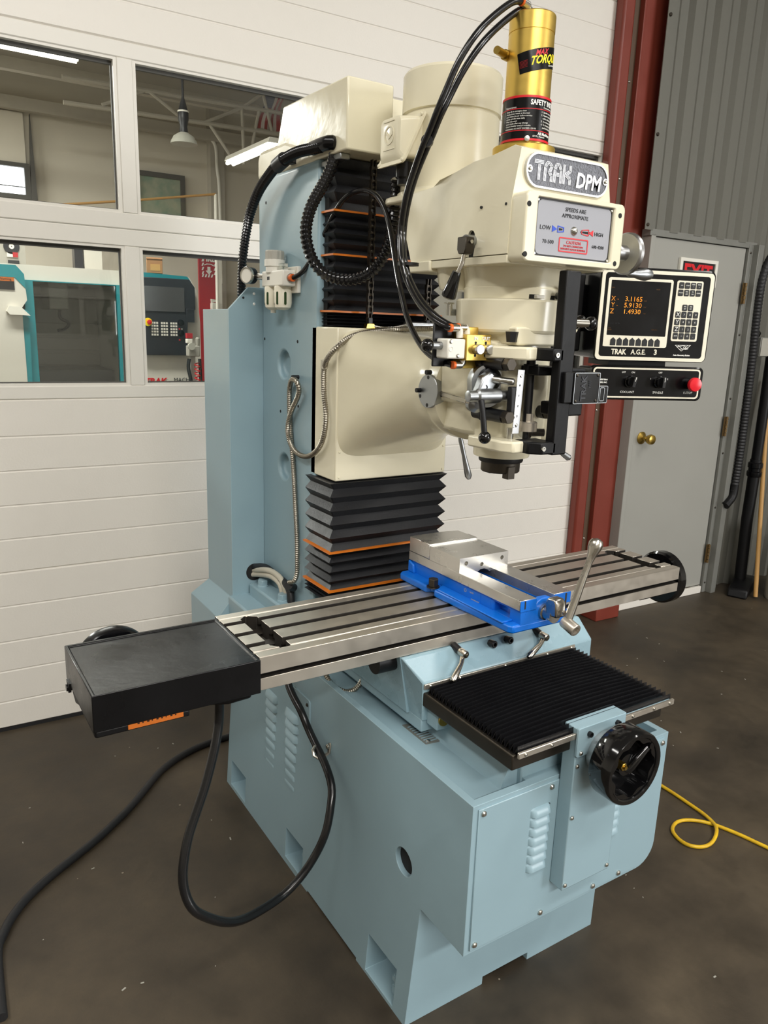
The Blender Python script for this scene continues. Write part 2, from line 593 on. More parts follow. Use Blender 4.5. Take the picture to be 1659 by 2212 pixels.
# red steel jamb post
jp = empty('trim_1', (2.2, YW, 0))
tag(jp, 'red oxide steel door post between the overhead door and the grey door', kind='structure')
part('flange', MB().prism([(2.10, -0.055), (2.172, -0.055), (2.172, 0.0), (2.10, 0.0)], 'z', 0, 4.4), 'post', jp, WF, bevel=0.012)
part('track_strip', MB().box(2.172, 2.222, -0.032, 0.01, 0, 4.4), 'post_br', jp, WF)
part('angle_iron', MB().prism([(2.222, -0.06), (2.236, -0.06), (2.236, -0.02), (2.222, -0.02)], 'z', 0, 4.4), 'post', jp, WF, bevel=0.003)
part('web_plate', MB().box(2.236, 2.40, -0.05, 0.02, 0, 4.4), 'post', jp, WF)
part('edge_plate', MB().box(2.385, 2.405, -0.075, 0.0, 0.0, 4.4), 'post', jp, WF, bevel=0.003)
part('foot_plate', MB().box(2.19, 2.36, -0.18, -0.06, 0, 0.07), 'post', jp, WF, bevel=0.004)
s0 = screw_head(0.006, 0.004)
s0 = part('screw', s0, 'zinc', jp, WF @ T(2.198, -0.032, 2.62))
for z in (2.2, 3.1, 0.42, 1.1):
    dup(s0, jp, WF @ T(2.198, -0.032, z))

# corrugated sheet wall above and beside the grey door
wb = empty('wall_back', (3.0, YW, 0))
tag(wb, 'galvanised corrugated sheet wall over and beside the grey door', kind='structure')
def corrugated(x0, x1, z0, z1, w, phase=0.0):
    p, h = 0.181, 0.026
    xs = []
    k = math.floor((x0 - phase) / p) - 1
    while phase + k * p < x1:
        b = phase + k * p
        for dx, dy in ((0, 0), (0.056, 0), (0.074, h), (0.100, h), (0.104, h - .006), (0.112, h - .006), (0.116, h), (0.163, h)):
            xs.append((b + dx, w + dy))
        k += 1
    xs = [q for q in xs if x0 <= q[0] <= x1]
    back = [(x, y + 0.004) for x, y in reversed(xs)]
    return MB().prism(xs + back, 'z', z0, z1)
sh = part('corrugated_sheet', corrugated(2.315, 3.225, 1.978, 4.4, -0.115, 2.315), 'corr', wb, WF, ang=20)
part('corrugated_sheet', corrugated(3.165, 6.0, 0.0, 4.4, -0.082, 2.345), 'corr', wb, WF, ang=20)
s1 = part('sheet_screw', screw_head(0.008, 0.006), 'steel_dk', wb, WF @ T(2.33, -0.117, 2.0))
for x, z in ((2.33, 2.4), (2.33, 2.9), (2.345, 3.3)):
    dup(s1, wb, WF @ T(x, -0.117, z))
part('lintel_flashing', MB().box(2.36, 3.2, -0.112, -0.06, 1.955, 1.985), 'galv', wb, WF)

# grey steel door
d2 = empty('door_2', (2.76, YW - .19, 0))
tag(d2, 'grey steel exit door with brass knob in a galvanised frame', kind='structure')
part('door_leaf', MB().box(2.408, 3.128, -0.10, -0.06, 0.045, 1.952), 'gdoor', d2, WF, bevel=0.002, seg=1)
part('door_frame', MB().box(2.372, 2.404, -0.112, -0.02, 0.0, 1.965), 'gdoor', d2, WF, bevel=0.003)
part('door_frame', MB().prism([(3.134, -0.09), (3.134, -0.115), (3.166, -0.115), (3.168, -0.15), (3.212, -0.15), (3.212, -0.03), (3.134, -0.03)], 'z', 0, 1.972), 'galv', d2, WF, bevel=0.002)
part('head_jamb', MB().box(2.38, 3.16, -0.106, -0.03, 1.956, 1.966), 'gdoor', d2, WF)
part('kick_strip', MB().box(2.43, 3.12, -0.118, -0.10, 0.0, 0.042), 'door_wh', d2, WF, bevel=0.003)
kn = MB()
kn.lathe([(0.033, 0), (0.033, 0.004), (0.024, 0.010), (0.011, 0.016), (0.011, 0.036), (0.021, 0.044), (0.027, 0.060), (0.024, 0.074), (0.012, 0.078), (0.0001, 0.078)], (2.475, -0.10, 0.955), (0, -1, 0), 24)
part('door_knob', kn, 'brass', d2, WF)
def hinge():
    mb = MB().box(-0.012, 0.012, -0.003, 0.003, -0.055, 0.055)
    for k in range(5):
        mb.cyl((0, -0.008, -0.055 + k * 0.0225), (0, -0.008, -0.036 + k * 0.0225), 0.0075, n=10)
    return mb
h0 = part('hinge', hinge(), 'rust', d2, WF @ T(3.131, -0.118, 1.72))
dup(h0, d2, WF @ T(3.131, -0.118, 0.995))
dup(h0, d2, WF @ T(3.131, -0.118, 0.245))
f0 = part('frame_screw', screw_head(0.006, 0.004), 'steel_dk', d2, WF @ T(3.15, -0.115, 1.93))
for z in (1.5, 1.15, 0.84, 0.52, 0.06):
    dup(f0, d2, WF @ T(3.15, -0.115, z))

ex = empty('exit_sign', (2.75, YW - .2, 1.8))
tag(ex, 'red and black exit sign in a white frame on the grey door', 'sign')
part('sign_frame', MB().ring([(2.60, 1.735), (2.895, 1.735), (2.895, 1.870), (2.60, 1.870)], [(2.62, 1.752), (2.876, 1.752), (2.876, 1.853), (2.62, 1.853)], 'y', -0.116, -0.100), 'white_pl', ex, WF, bevel=0.002)
part('sign_face', MB().box(2.618, 2.878, -0.108, -0.100, 1.75, 1.855), 'ink', ex, WF)
text('EXIT', 0.105, WF @ wall_text(2.748, -0.109, 1.800), 'red', ex, xs=1.02, bold=0.004)

# things along the right-hand wall
hz = MB()
P_HOSE = [[3.30, -.16, 1.96], [3.259, -.16, 1.904], [3.232, -.16, 1.854], [3.214, -.16, 1.781], [3.212, -.16, 1.684], [3.217, -.16, 1.561], [3.227, -.16, 1.412], [3.236, -.16, 1.233], [3.241, -.16, 1.051], [3.244, -.16, .865], [3.241, -.16, .703], [3.235, -.16, .616]]
pth = smooth_path(P_HOSE, 0.009)
hz.tube(pth, 0.021, 12, rf=lambda i: 0.0235 if i % 2 else 0.0205)
vh = empty('vacuum_hose', (3.24, YW - .27, 0.6))
tag(vh, 'ribbed black hose hanging beside the grey door with a bent end', 'hose')
part('ribbed_tube', hz, 'rubber', vh, WF)
part('bent_cuff', MB().tube([(3.238, -.16, .66), (3.236, -.16, .60), (3.222, -.16, .575), (3.196, -.16, .553), (3.176, -.16, .538)], 0.024, 14), 'black_satin', vh, WF)

wand = empty('vacuum_wand', (3.38, YW - .34, 0))
tag(wand, 'straight black vacuum wand standing on its wide floor nozzle', 'vacuum wand')
part('upper_tube', MB().tube([(3.37, -.18, 1.40), (3.374, -.18, 1.155), (3.376, -.18, .80)], 0.029, 16), 'black_satin', wand, WF)
part('lower_tube', MB().tube([(3.376, -.18, .80), (3.373, -.18, .45), (3.376, -.19, .07)], 0.033, 16), 'black_satin', wand, WF)
part('collar', MB().lathe([(0.038, 0), (0.042, .01), (0.042, .03), (0.036, .034), (0.036, .05), (0.041, .054), (0.041, .08), (0.036, .085)], (3.376, -.18, .70), (0, 0, 1), 20), 'black', wand, WF)
nz = MB().prism([(-.14, 0), (.19, 0), (.19, .035), (.14, .075), (.03, .085), (-.12, .05)], 'y', -.055, .055)
part('floor_nozzle', nz, 'black_satin', wand, WF @ T(3.36, -.22, 0.001) @ Matrix.Rotation(R(24), 4, 'Z'), bevel=0.01)

bh = empty('broom_handle', (3.36, YW - .4, 0))
tag(bh, 'tan wooden handle leaning against the wall at the right edge', 'broom')
part('stick', MB().cyl((3.335, -.33, 0.012), (3.46, -.13, 1.25), 0.0125, n=14), 'tan_wood', bh, WF)
tb = empty('trash_bin', (3.50, YW - .45, 0))
tag(tb, 'pale grey cylindrical bin at the right edge of the floor', 'bin')
part('body', MB().lathe([(0.118, 0), (0.122, 0.012), (0.128, .40), (0.134, .41), (0.134, .43), (0.122, .43), (0.112, .05), (0.0001, .05)], (3.50, -.42, 0), (0, 0, 1), 36), 'gray_pl', tb, WF)
jb = empty('outlet_box', (3.30, YW - .2, 1.42))
tag(jb, 'square grey outlet box on the corrugated wall beside the black hose', 'outlet box')
part('box', MB().box(3.264, 3.37, -.175, -.083, 1.385, 1.492), 'galv', jb, WF, bevel=0.004)
part('cover', MB().box(3.268, 3.365, -.180, -.175, 1.39, 1.487), 'gray_pl', jb, WF, bevel=0.002)
part('wire', MB().tube(smooth_path([(3.215, -.13, 1.60), (3.225, -.14, 1.56), (3.25, -.15, 1.53), (3.285, -.15, 1.515), (3.30, -.13, 1.49)], .01), 0.004, 8), 'cable', jb, WF)

# ---------------------------------------------------------------- the room behind the glass
for i, (y, z0, z1) in enumerate(((9.82, 3.84, 3.98), (8.9, 4.02, 4.14), (7.9, 4.12, 4.24))):
    structure('trim_%d' % (i + 4), MB().box(-6, 6, y - .05, y + .05, z0, z1), 'beam')
tr = empty('roof_truss', (2.6, 8.5, 3.75))
tag(tr, 'painted steel roof truss seen through the upper right window', kind='structure')
for a, b in (((1.0, 8.5, 3.70), (4.2, 8.5, 3.78)), ((1.0, 8.5, 3.95), (4.2, 8.5, 4.02))):
    part('chord', MB().cyl(a, b, 0.025, n=8), 'beam', tr)
for a, b in (((2.55, 8.5, 3.74), (3.03, 8.5, 3.98)), ((3.03, 8.5, 3.98), (3.05, 8.5, 3.35)), ((3.03, 8.5, 3.98), (3.35, 8.5, 4.22)), ((3.30, 8.5, 4.2), (3.42, 8.5, 3.78)), ((2.62, 8.5, 3.74), (2.9, 8.5, 3.4)), ((3.25, 8.5, 3.98), (3.12, 8.5, 3.4)), ((1.9, 8.5, 3.98), (2.3, 8.5, 3.74)), ((1.4, 8.5, 3.74), (1.9, 8.5, 3.98))):
    part('web_bar', MB().cyl(a, b, 0.02, n=8), 'beam', tr)
cp = structure('trim_2', MB().box(3.12, 3.32, 9.86, 10.0, 0, 4.3), 'beam')
part('conduit', MB().tube(smooth_path([(2.95, 9.8, 3.98), (3.05, 9.8, 3.90), (3.17, 9.8, 3.80), (3.19, 9.8, 3.5), (3.22, 9.8, 3.19), (3.23, 9.8, 2.0)], .05), 0.022, 10), 'white_pl', cp)
rl = structure('trim_3', MB().tube([(0.9, 8.5, 2.66), (1.74, 8.5, 2.80), (2.68, 8.5, 2.97)], 0.014, 8), 'tan_wood')
part('upright', MB().cyl((2.68, 8.5, 2.97), (2.68, 8.5, 0.0), 0.02, n=10), 'white_pl', rl)
w3 = empty('window_1', (0.6, 9.95, 3.0))
tag(w3, 'bright daylight window high in the far wall', kind='structure')
part('sash', MB().ring([(-.2, 2.86), (.83, 2.86), (.83, 3.27), (-.2, 3.27)], [(-.16, 2.91), (.77, 2.91), (.77, 3.22), (-.16, 3.22)], 'y', 9.9, 10.0), 'gasket', w3)
part('pane', MB().box(-.16, .77, 9.96, 9.97, 2.91, 3.22), 'day', w3)
part('glazing_bar', MB().box(-.16, .77, 9.93, 9.96, 2.995, 3.005), 'gasket', w3)
part('shade_panel', MB().box(-.2, .80, 9.93, 9.95, 3.27, 3.84), 'rearwall', w3)
part('side_wedge', MB().prism([(.83, 2.86), (.90, 2.86), (.875, 3.84)], 'y', 9.9, 9.98), 'gasket', w3)

def fluorescent(name, c, L, rotz, roty, label):
    F = T(*c) @ Matrix.Rotation(rotz, 4, 'Z') @ Matrix.Rotation(roty, 4, 'Y')
    e = empty(name, c)
    tag(e, label, 'ceiling light', 'fluorescent fittings behind the glass')
    part('housing', MB().prism([(-.07, .0), (.07, .0), (.05, .05), (-.05, .05)], 'x', -L / 2, L / 2), 'white_pl', e, F)
    for s in (-.035, .035):
        part('tube', MB().cyl((-L / 2, s, -.02), (L / 2, s, -.02), 0.02, n=10), 'tube_on', e, F)
fluorescent('fluorescent_light', (0.10, 7.0, 3.735), 1.5, 0.0, 0.0, 'lit fluorescent fitting at the top of the left upper window')
fluorescent('fluorescent_light', (2.68, 7.40, 3.26), 1.22, R(90), 0.0, 'glaring lit fluorescent fitting beside the cream housing in the window')

pl = empty('pendant_lamp', (1.81, 7.0, 3.16))
tag(pl, 'enamel bell pendant lamp with a dark neck seen through the upper window', 'lamp')
part('shade', MB().lathe([(.13, 0), (.122, .03), (.09, .075), (.045, .10), (.043, .105), (.10, .068), (.118, .03), (.126, .002)], (1.81, 7.0, 3.155), (0, 0, 1), 28), 'lampgrey', pl)
part('neck', MB().lathe([(.045, .10), (.035, .16), (.05, .22), (.052, .30), (.04, .32), (.03, .36), (.012, .42), (.008, 1.36)], (1.81, 7.0, 3.155), (0, 0, 1), 20), 'panel_dk', pl)
part('collar', MB().lathe([(.054, .285), (.054, .30)], (1.81, 7.0, 3.155), (0, 0, 1), 20), 'white_pl', pl)

pc = empty('framed_picture', (2.45, 9.95, 3.1))
tag(pc, 'dark framed faded green picture on the far wall', 'picture')
part('frame', MB().ring([(2.10, 2.80), (2.78, 2.80), (2.78, 3.38), (2.10, 3.38)], [(2.16, 2.86), (2.72, 2.86), (2.72, 3.32), (2.16, 3.32)], 'y', 9.93, 10.0), 'gasket', pc)
part('print', MB().box(2.15, 2.73, 9.96, 9.99, 2.85, 3.33), 'pic', pc)

fl = empty('flag', (3.4, 8.6, 3.8))
tag(fl, 'faded stars and stripes flag draped from the roof truss', 'flag')
def flag_strip(u0, u1, m, v0=0, v1=1, nm='stripe'):
    mb = MB()
    rows = []
    for k in range(9):
        v = v0 + (v1 - v0) * k / 8
        row = []
        for u in (u0, u1):
            x = 3.36 + 0.26 * u - 0.10 * v + 0.02 * math.sin(5 * v + 3 * u)
            z = 4.22 - 0.42 * v
            y = 8.54 + 0.025 * math.sin(7 * u + 3 * v)
            row.append((x, y, z))
        rows.append(row)
    for a, b in zip(rows, rows[1:]):
        ring = [a[0], a[1], b[1], b[0]]
        mb.loft([ring, [(p[0], p[1] + .006, p[2]) for p in ring]])
    part(nm, mb, m, fl)
for k in range(7):
    flag_strip(k / 7, (k + 1) / 7, 'flag_red' if k % 2 == 0 else 'flag_wh', 0.42 if k < 3 else 0)
flag_strip(0, 3 / 7, 'flag_bl', 0, 0.42, 'canton')

# machining centre with teal doors, left
mc = empty('machining_center', (0.5, 6.1, 0))
tag(mc, 'pale machining centre with a teal framed sliding door in the lower left window', 'machine')
part('enclosure', MB().box(-.9, .925, 6.05, 7.4, 0, 1.87), 'mach_gray', mc, cutter=MB().box(.16, .875, 5.9, 7.2, .90, 1.745))
part('door_surround', MB().ring([(.13, .86), (.91, .86), (.91, 1.75), (.13, 1.75)], [(.20, .93), (.855, .93), (.855, 1.742), (.20, 1.742)], 'y', 6.0, 6.05), 'teal', mc)
part('fairing', MB().prism([(-.9, .3), (.098, .3), (.098, 1.53), (.14, 1.59), (.135, 1.68), (.06, 1.762), (-.9, 1.762)], 'y', 5.94, 6.0), 'mach_gray', mc)
part('fairing_trim', MB().prism([(-.9, 1.762), (.06, 1.762), (.135, 1.68), (.131, 1.79), (.075, 1.855), (-.9, 1.855)], 'y', 5.935, 6.0), 'teal', mc)
part('side_trim', MB().prism([(.098, .86), (.135, .86), (.15, 1.50), (.098, 1.53)], 'y', 5.95, 6.0), 'teal', mc)
part('inner_wall', MB().box(.17, .87, 6.85, 6.9, .9, 1.745), 'mach_in', mc)
for z in (1.03, 1.17, 1.30, 1.66):
    part('wall_sheet', MB().box(.17, .87, 6.82, 6.85, z, z + .11), 'mach_in', mc, bevel=.004, seg=1)
part('spindle_head', MB().box(.36, .52, 6.3, 6.7, 1.53, 1.76), 'mach_in', mc, bevel=.01)
part('tool_arm', MB().tube(smooth_path([(.46, 6.4, 1.53), (.46, 6.4, 1.46), (.53, 6.4, 1.42), (.50, 6.4, 1.37), (.43, 6.4, 1.35)], .02), .014, 8), 'panel_dk', mc)
part('sight_window', MB().box(.205, .85, 6.02, 6.03, .935, 1.738), 'glass', mc)
part('lower_bin', MB().box(.2, .86, 6.25, 6.8, .9, 1.02), 'panel_dk', mc)
part('door_handle', MB().prism([(-.02, 1.50), (.0, 1.54), (.08, 1.54), (.15, 1.47), (.08, 1.475), (.0, 1.475)], 'y', 5.88, 5.94), 'white_pl', mc)
part('warning_sign', MB().box(-.10, .055, 5.932, 5.94, 1.665, 1.76), 'ink', mc)
part('warning_header', MB().box(-.10, .055, 5.929, 5.932, 1.73, 1.76), 'orange_lbl', mc)
text('Warning', .026, T(-.01, 5.928, 1.745) @ Matrix.Rotation(R(90), 4, 'X'), 'ink', mc)
part('top_cabinet', MB().box(-.9, .225, 6.45, 7.2, 1.87, 2.2), 'gray_pl', mc)
part('fan_guard', MB().ring(circ(.12, 2.03, .062), circ(.12, 2.03, .024), 'y', 6.44, 6.45), 'panel_dk', mc)
part('fan_hub', MB().ring(circ(.12, 2.03, .02), circ(.12, 2.03, .005), 'y', 6.435, 6.45), 'white_pl', mc)
part('notice', MB().box(.08, .165, 6.44, 6.45, 1.945, 1.985), 'white_pl', mc)
part('notice', MB().box(.125, .165, 6.437, 6.44, 1.945, 1.985), 'firered', mc)
part('grille', MB().box(.085, .17, 6.43, 6.45, 1.87, 1.92), 'panel_dk', mc)
part('support_post', MB().box(.61, .68, 6.4, 6.5, 1.87, 2.2), 'panel_dk', mc)
part('column_cover', MB().box(.69, .84, 6.4, 6.9, 1.87, 2.2), 'mach_gray', mc)

# control cabinet, lower right window
cc = empty('control_cabinet', (1.25, 5.9, 0))
tag(cc, 'pale machine cabinet with a charcoal control panel seen through the lower middle window', 'control cabinet')
part('cabinet', MB().prism([(.93, 0), (1.53, 0), (1.53, 1.46), (1.50, 1.74), (1.44, 1.84), (.93, 1.84)], 'y', 5.84, 6.6), 'mach_gray', cc)
part('teal_cap', MB().prism([(.93, 1.82), (1.40, 1.82), (1.44, 1.805), (1.41, 1.845), (.93, 1.86)], 'y', 5.80, 6.5), 'teal', cc)
part('panel', MB().prism([(.98, 1.175), (1.385, 1.175), (1.40, 1.50), (1.47, 1.57), (1.468, 1.755), (1.42, 1.82), (.98, 1.82)], 'y', 5.78, 5.84), 'panel_dk', cc, bevel=.005)
part('display', MB().box(1.0, 1.37, 5.772, 5.78, 1.545, 1.748), 'panel_scr', cc)
es = MB().lathe([(.034, 0), (.034, .012), (.0001, .012)], (1.05, 5.78, 1.452), (0, -1, 0), 20)
part('stop_ring', es, 'yellow_ink', cc)
part('stop_button', MB().lathe([(.016, 0), (.02, .03), (.0001, .036)], (1.055, 5.77, 1.452), (0, -1, 0), 16), 'red', cc)
k0 = part('key', MB().box(-.0075, .0075, -.006, 0, -.008, .008), 'white_pl', cc, T(1.085, 5.78, 1.447))
for gx in (1.085, 1.168, 1.25):
    for cxx in range(3):
        for rz in range(5):
            if (gx, cxx, rz) != (1.085, 0, 0):
                dup(k0, cc, T(gx + cxx * .0215, 5.78, 1.447 - rz * .0245))
for z in (1.455, 1.365):
    part('dial', MB().lathe([(.028, 0), (.024, .02), (.0001, .022)], (1.335, 5.78, z), (0, -1, 0), 18), 'black', cc)
for i, (x, z, m) in enumerate(((1.32, 1.402, 'red'), (1.342, 1.402, 'gray_pl'), (1.32, 1.308, 'red'), (1.342, 1.308, 'green_glass'))):
    part('indicator', MB().box(x - .006, x + .006, 5.774, 5.78, z - .006, z + .006), m, cc)
part('speaker_panel', MB().box(1.385, 1.455, 5.765, 5.78, 1.46, 1.575), 'panel_dk', cc, bevel=.003)
text('TRAK', .075, T(1.11, 5.835, .945) @ Matrix.Rotation(R(90), 4, 'X'), 'red', cc, bold=.003, shear=.2)
text('MACHINE', .050, T(1.385, 5.835, .957) @ Matrix.Rotation(R(90), 4, 'X'), 'ink', cc)

cb = empty('cardboard_box', (1.17, 5.95, 1.86))
tag(cb, 'small brown cardboard box on top of the control cabinet', 'box')
part('carton', MB().box(-.065, .065, -.06, .06, 0, .115), 'cardboard', cb, T(1.175, 5.96, 1.861) @ Matrix.Rotation(R(-14), 4, 'Z'), bevel=.002, seg=1)
part('flap', MB().prism([(-.066, .0), (-.066, .006), (-.02, .018), (-.02, .012)], 'x', -.066, .066), 'cardboard', cb, T(1.175, 5.96, 1.975) @ Matrix.Rotation(R(-14), 4, 'Z'))
part('print_panel', MB().box(-.035, .045, -.0625, -.06, .02, .075), 'tan_wood', cb, T(1.175, 5.96, 1.861) @ Matrix.Rotation(R(-14), 4, 'Z'))

fs = empty('fire_board', (2.93, 9.5, 0))
tag(fs, 'tall red fire extinguisher board with white arrow behind the glass', 'sign')
part('board', MB().box(2.79, 3.065, 9.48, 9.52, 0.0, 2.42), 'firered', fs)
part('upright', MB().box(3.065, 3.11, 9.47, 9.53, 0.0, 2.6), 'white_pl', fs)
text('FIRE', .095, T(2.93, 9.475, 2.29) @ Matrix.Rotation(R(90), 4, 'X'), 'white_ink', fs, bold=.004)
part('arrow', MB().prism([(2.91, 2.19), (2.95, 2.19), (2.95, 2.14), (2.975, 2.14), (2.93, 2.09), (2.885, 2.14), (2.91, 2.14)], 'y', 9.474, 9.48), 'white_ink', fs)
part('arc', MB().prism([(2.86, 2.215), (2.90, 2.232), (2.96, 2.232), (3.0, 2.215), (2.99, 2.207), (2.955, 2.221), (2.905, 2.221), (2.87, 2.207)], 'y', 9.474, 9.48), 'white_ink', fs)
hs = MB().prism([(-.018, -.02), (.002, -.02), (.018, .02), (-.002, .02)], 'y', -.003, 0)
hz0 = part('hatch_stripe', hs, 'white_ink', fs, T(2.845, 9.478, 2.33))
for k in range(5):
    for x in (2.845, 3.015):
        if not (k == 0 and x == 2.845):
            dup(hz0, fs, T(x, 9.478, 2.33 - k * .055))
for k in range(4):
    dup(hz0, fs, T(2.845 + k * .0425, 9.478, 2.075))
fe = empty('fire_extinguisher', (2.95, 9.41, 1.2))
tag(fe, 'fire extinguisher head with white tag hanging on the red board', 'fire extinguisher')
part('cylinder', MB().lathe([(.06, 0), (.07, .02), (.07, .38), (.03, .44), (.0001, .44)], (2.95, 9.41, 1.2), (0, 0, 1), 20), 'firered', fe)
part('valve', MB().box(2.925, 2.99, 9.37, 9.45, 1.63, 1.72), 'white_pl', fe, bevel=.01)
part('lever', MB().prism([(2.93, 1.72), (3.02, 1.745), (3.02, 1.76), (2.925, 1.77)], 'y', 9.39, 9.43), 'white_pl', fe)

rg = empty('air_regulator', (1.34, 5.5, 0.9))
tag(rg, 'grey air gauge and regulator cluster with a red coiled hose behind the glass', 'air regulator')
part('manifold', MB().box(1.30, 1.40, 5.48, 5.56, 1.18, 1.27), 'gray_pl', rg, bevel=.008)
part('gauge', MB().lathe([(.026, 0), (.03, .004), (.03, .03), (.0001, .03)], (1.315, 5.47, 1.265), (0, -1, 0), 20), 'lampgrey', rg)
part('switch_block', MB().box(1.292, 1.34, 5.49, 5.54, 1.29, 1.325), 'white_pl', rg, bevel=.004)
part('label', MB().box(1.292, 1.34, 5.49, 5.53, 1.33, 1.372), 'firered', rg)
part('filter', MB().lathe([(.014, 0), (.018, .01), (.018, .09), (.008, .1)], (1.385, 5.5, 1.24), (0, 0, 1), 14), 'gray_pl', rg)
part('black_hose', MB().tube(smooth_path([(1.31, 5.5, 1.16), (1.30, 5.5, 1.08), (1.33, 5.5, .9), (1.34, 5.5, .5)], .03), .016, 8), 'cable', rg)
part('black_hose', MB().tube(smooth_path([(1.40, 5.5, 1.16), (1.405, 5.5, 1.0), (1.41, 5.5, .8), (1.41, 5.5, .5)], .03), .014, 8), 'cable', rg)
coil = [(1.375 + .022 * math.cos(k * .7), 5.49 + .022 * math.sin(k * .7), 1.13 - k * .0042) for k in range(110)]
part('coiled_hose', MB().tube(coil, .005, 6), 'red', rg)
part('stand', MB().box(1.33, 1.37, 5.52, 5.56, 0, 1.18), 'gray_pl', rg)

# ---------------------------------------------------------------- the milling machine
mm = empty('milling_machine', (0.276, 0.65, 0))
tag(mm, 'blue and cream vertical milling machine with black bellows standing on the concrete floor', 'milling machine')
CX = 0.276

# ---- base
b = MB()
b.prism([(0, .297), (.1444, .297), (.151, 0), (1.205, 0), (1.188, .30), (1.17, .58), (1.0, .627), (0, .627)], 'x', 0.0, 0.5526)
for v in b.bm.verts:
    if v.co.z < .01:
        v.co.x += -.022 if v.co.x < .3 else .004
cs = [MB().box(.017, .145, .018, .72, .608, .70).box(.408, .536, .018, .72, .608, .70)]
c = MB()
c.box(.196, .335, .10, .40, -.02, .021)
c.box(-.1, .6, .36, .62, -.02, .006)
cs.append(c)
c = MB()
for y0, y1, z0, z1 in ((1.05, 1.168, .012, .098), (.655, .758, .018, .108), (.20, .318, .008, .104)):
    c.box(-.05, .055, y0, y1, z0, z1)
cs.append(c)
cs.append(MB().cyl((-.05, .2116, .366), (.05, .2116, .366), .031, n=32))
a = [(.56, .29), (.56, .35)] + [(.5526 - .055 + .055 * math.cos(R(t)), .297 + .055 + .055 * math.sin(R(t))) for t in range(0, -91, -15)]
cs.append(MB().prism(a, 'y', -.02, .142))
base = part('base', b, 'blue', mm, bevel=.008, seg=3, cutter=cs)
part('hole_shade', MB().lathe([(.0305, 0), (.0305, -.03), (.0001, -.03)], (.012, .2116, .366), (-1, 0, 0), 32), 'hole', base)  # black insert painting the shade inside the hole
part('hole_pipe', MB().tube([(.03, .185, .34), (.03, .21, .366), (.03, .23, .40)], .011, 10), 'rubber', base)
def leveller():
    mb = MB()
    mb.cyl((0, 0, 0), (0, 0, .022), .011, n=6)
    mb.cyl((0, 0, .022), (0, 0, .05), .0075, n=14)
    mb.lathe([(.0115, .034), (.0115, .046), (.0001, .046)], (0, 0, 0), (0, 0, 1), 6)
    return mb
lv = part('leveling_bolt', leveller(), 'blue', base, T(.008, .226, .010))
dup(lv, base, T(.008, .682, .022))
dup(lv, base, T(.008, 1.07, .018))

# front cover plate with louvres
fp = rrect(.012, .5386, .306, .618, .004)
fp = [(x, z) for x, z in fp if not (x > .5 and z < .4)]
k = max(range(len(fp)), key=lambda i: (fp[i][0] < .02, -fp[i][1]))
plate_pts = [(.012, .306)] + [(.49 + .0486 * math.cos(R(t)), .3546 + .0486 * math.sin(R(t))) for t in range(-90, 1, 15)] + [(.5386, .618), (.012, .618)]
fc = part('front_cover', MB().prism(plate_pts, 'y', -.0035, .001), 'blue', mm, bevel=.0012, seg=1)
def louvre(w, h, d):
    """A pressed louvre: half-round hood with closed ends, mouth at the bottom."""
    mb = MB()
    rings = []
    for i in range(9):
        t = i / 8
        x = -w / 2 + w * t
        e = min(1, min(t, 1 - t) / .16)
        e = math.sqrt(1 - (1 - e) ** 2) if e < 1 else 1
        ring = []
        for j in range(6):
            s = j / 5
            ring.append((x, -d * e * math.sin(s * math.pi / 2) ** 0.8, h / 2 - h * (0.15 * (1 - e) + (1 - .15 * (1 - e)) * s)))
        ring.append((x, .001, -h / 2))
        ring.append((x, .001, h / 2))
        rings.append(ring)
    return mb.loft(rings)
l0 = part('louver', louvre(.052, .0175, .0095), 'blue', fc, T(.170, -.0035, .566), ang=60)
for i in range(7):
    if i:
        dup(l0, fc, T(.170, -.0035, .566 - i * .0207))
    dup(l0, fc, T(.384, -.0035, .566 - i * .0207))
s0 = part('cover_screw', screw_head(.0058, .0045), 'zinc', fc, T(.023, -.0035, .608))
for x, z in ((.196, .608), (.36, .608), (.530, .608), (.023, .318), (.196, .316), (.351, .315), (.432, .315)):
    dup(s0, fc, T(x, -.0035, z))

# left access panel with two columns of louvres
YM = Matrix.Rotation(R(-90), 4, 'Z')      # turns a -y-facing piece to face -x
ap = part('access_panel', MB().prism([(.652, .21), (1.05, .21), (1.05, .54), (.658, .54), (.652, .534)], 'x', -.003, .004), 'blue', mm, bevel=.001, seg=1)
ll = part('louver', louvre(.078, .021, .0105), 'blue', ap, T(-.003, .884, .4525) @ YM, ang=60)
for i in range(8):
    if i:
        dup(ll, ap, T(-.003, .884, .4525 - i * .0288) @ YM)
    dup(ll, ap, T(-.003, .754, .4525 - i * .0288) @ YM)
sp = part('panel_screw', screw_head(.0048, .0035), 'steel_dk', ap, T(-.003, .665, .524) @ YM)
for y, z in ((.689, .237), (.968, .243), (1.03, .52), (1.03, .225)):
    dup(sp, ap, T(-.003, y, z) @ YM)

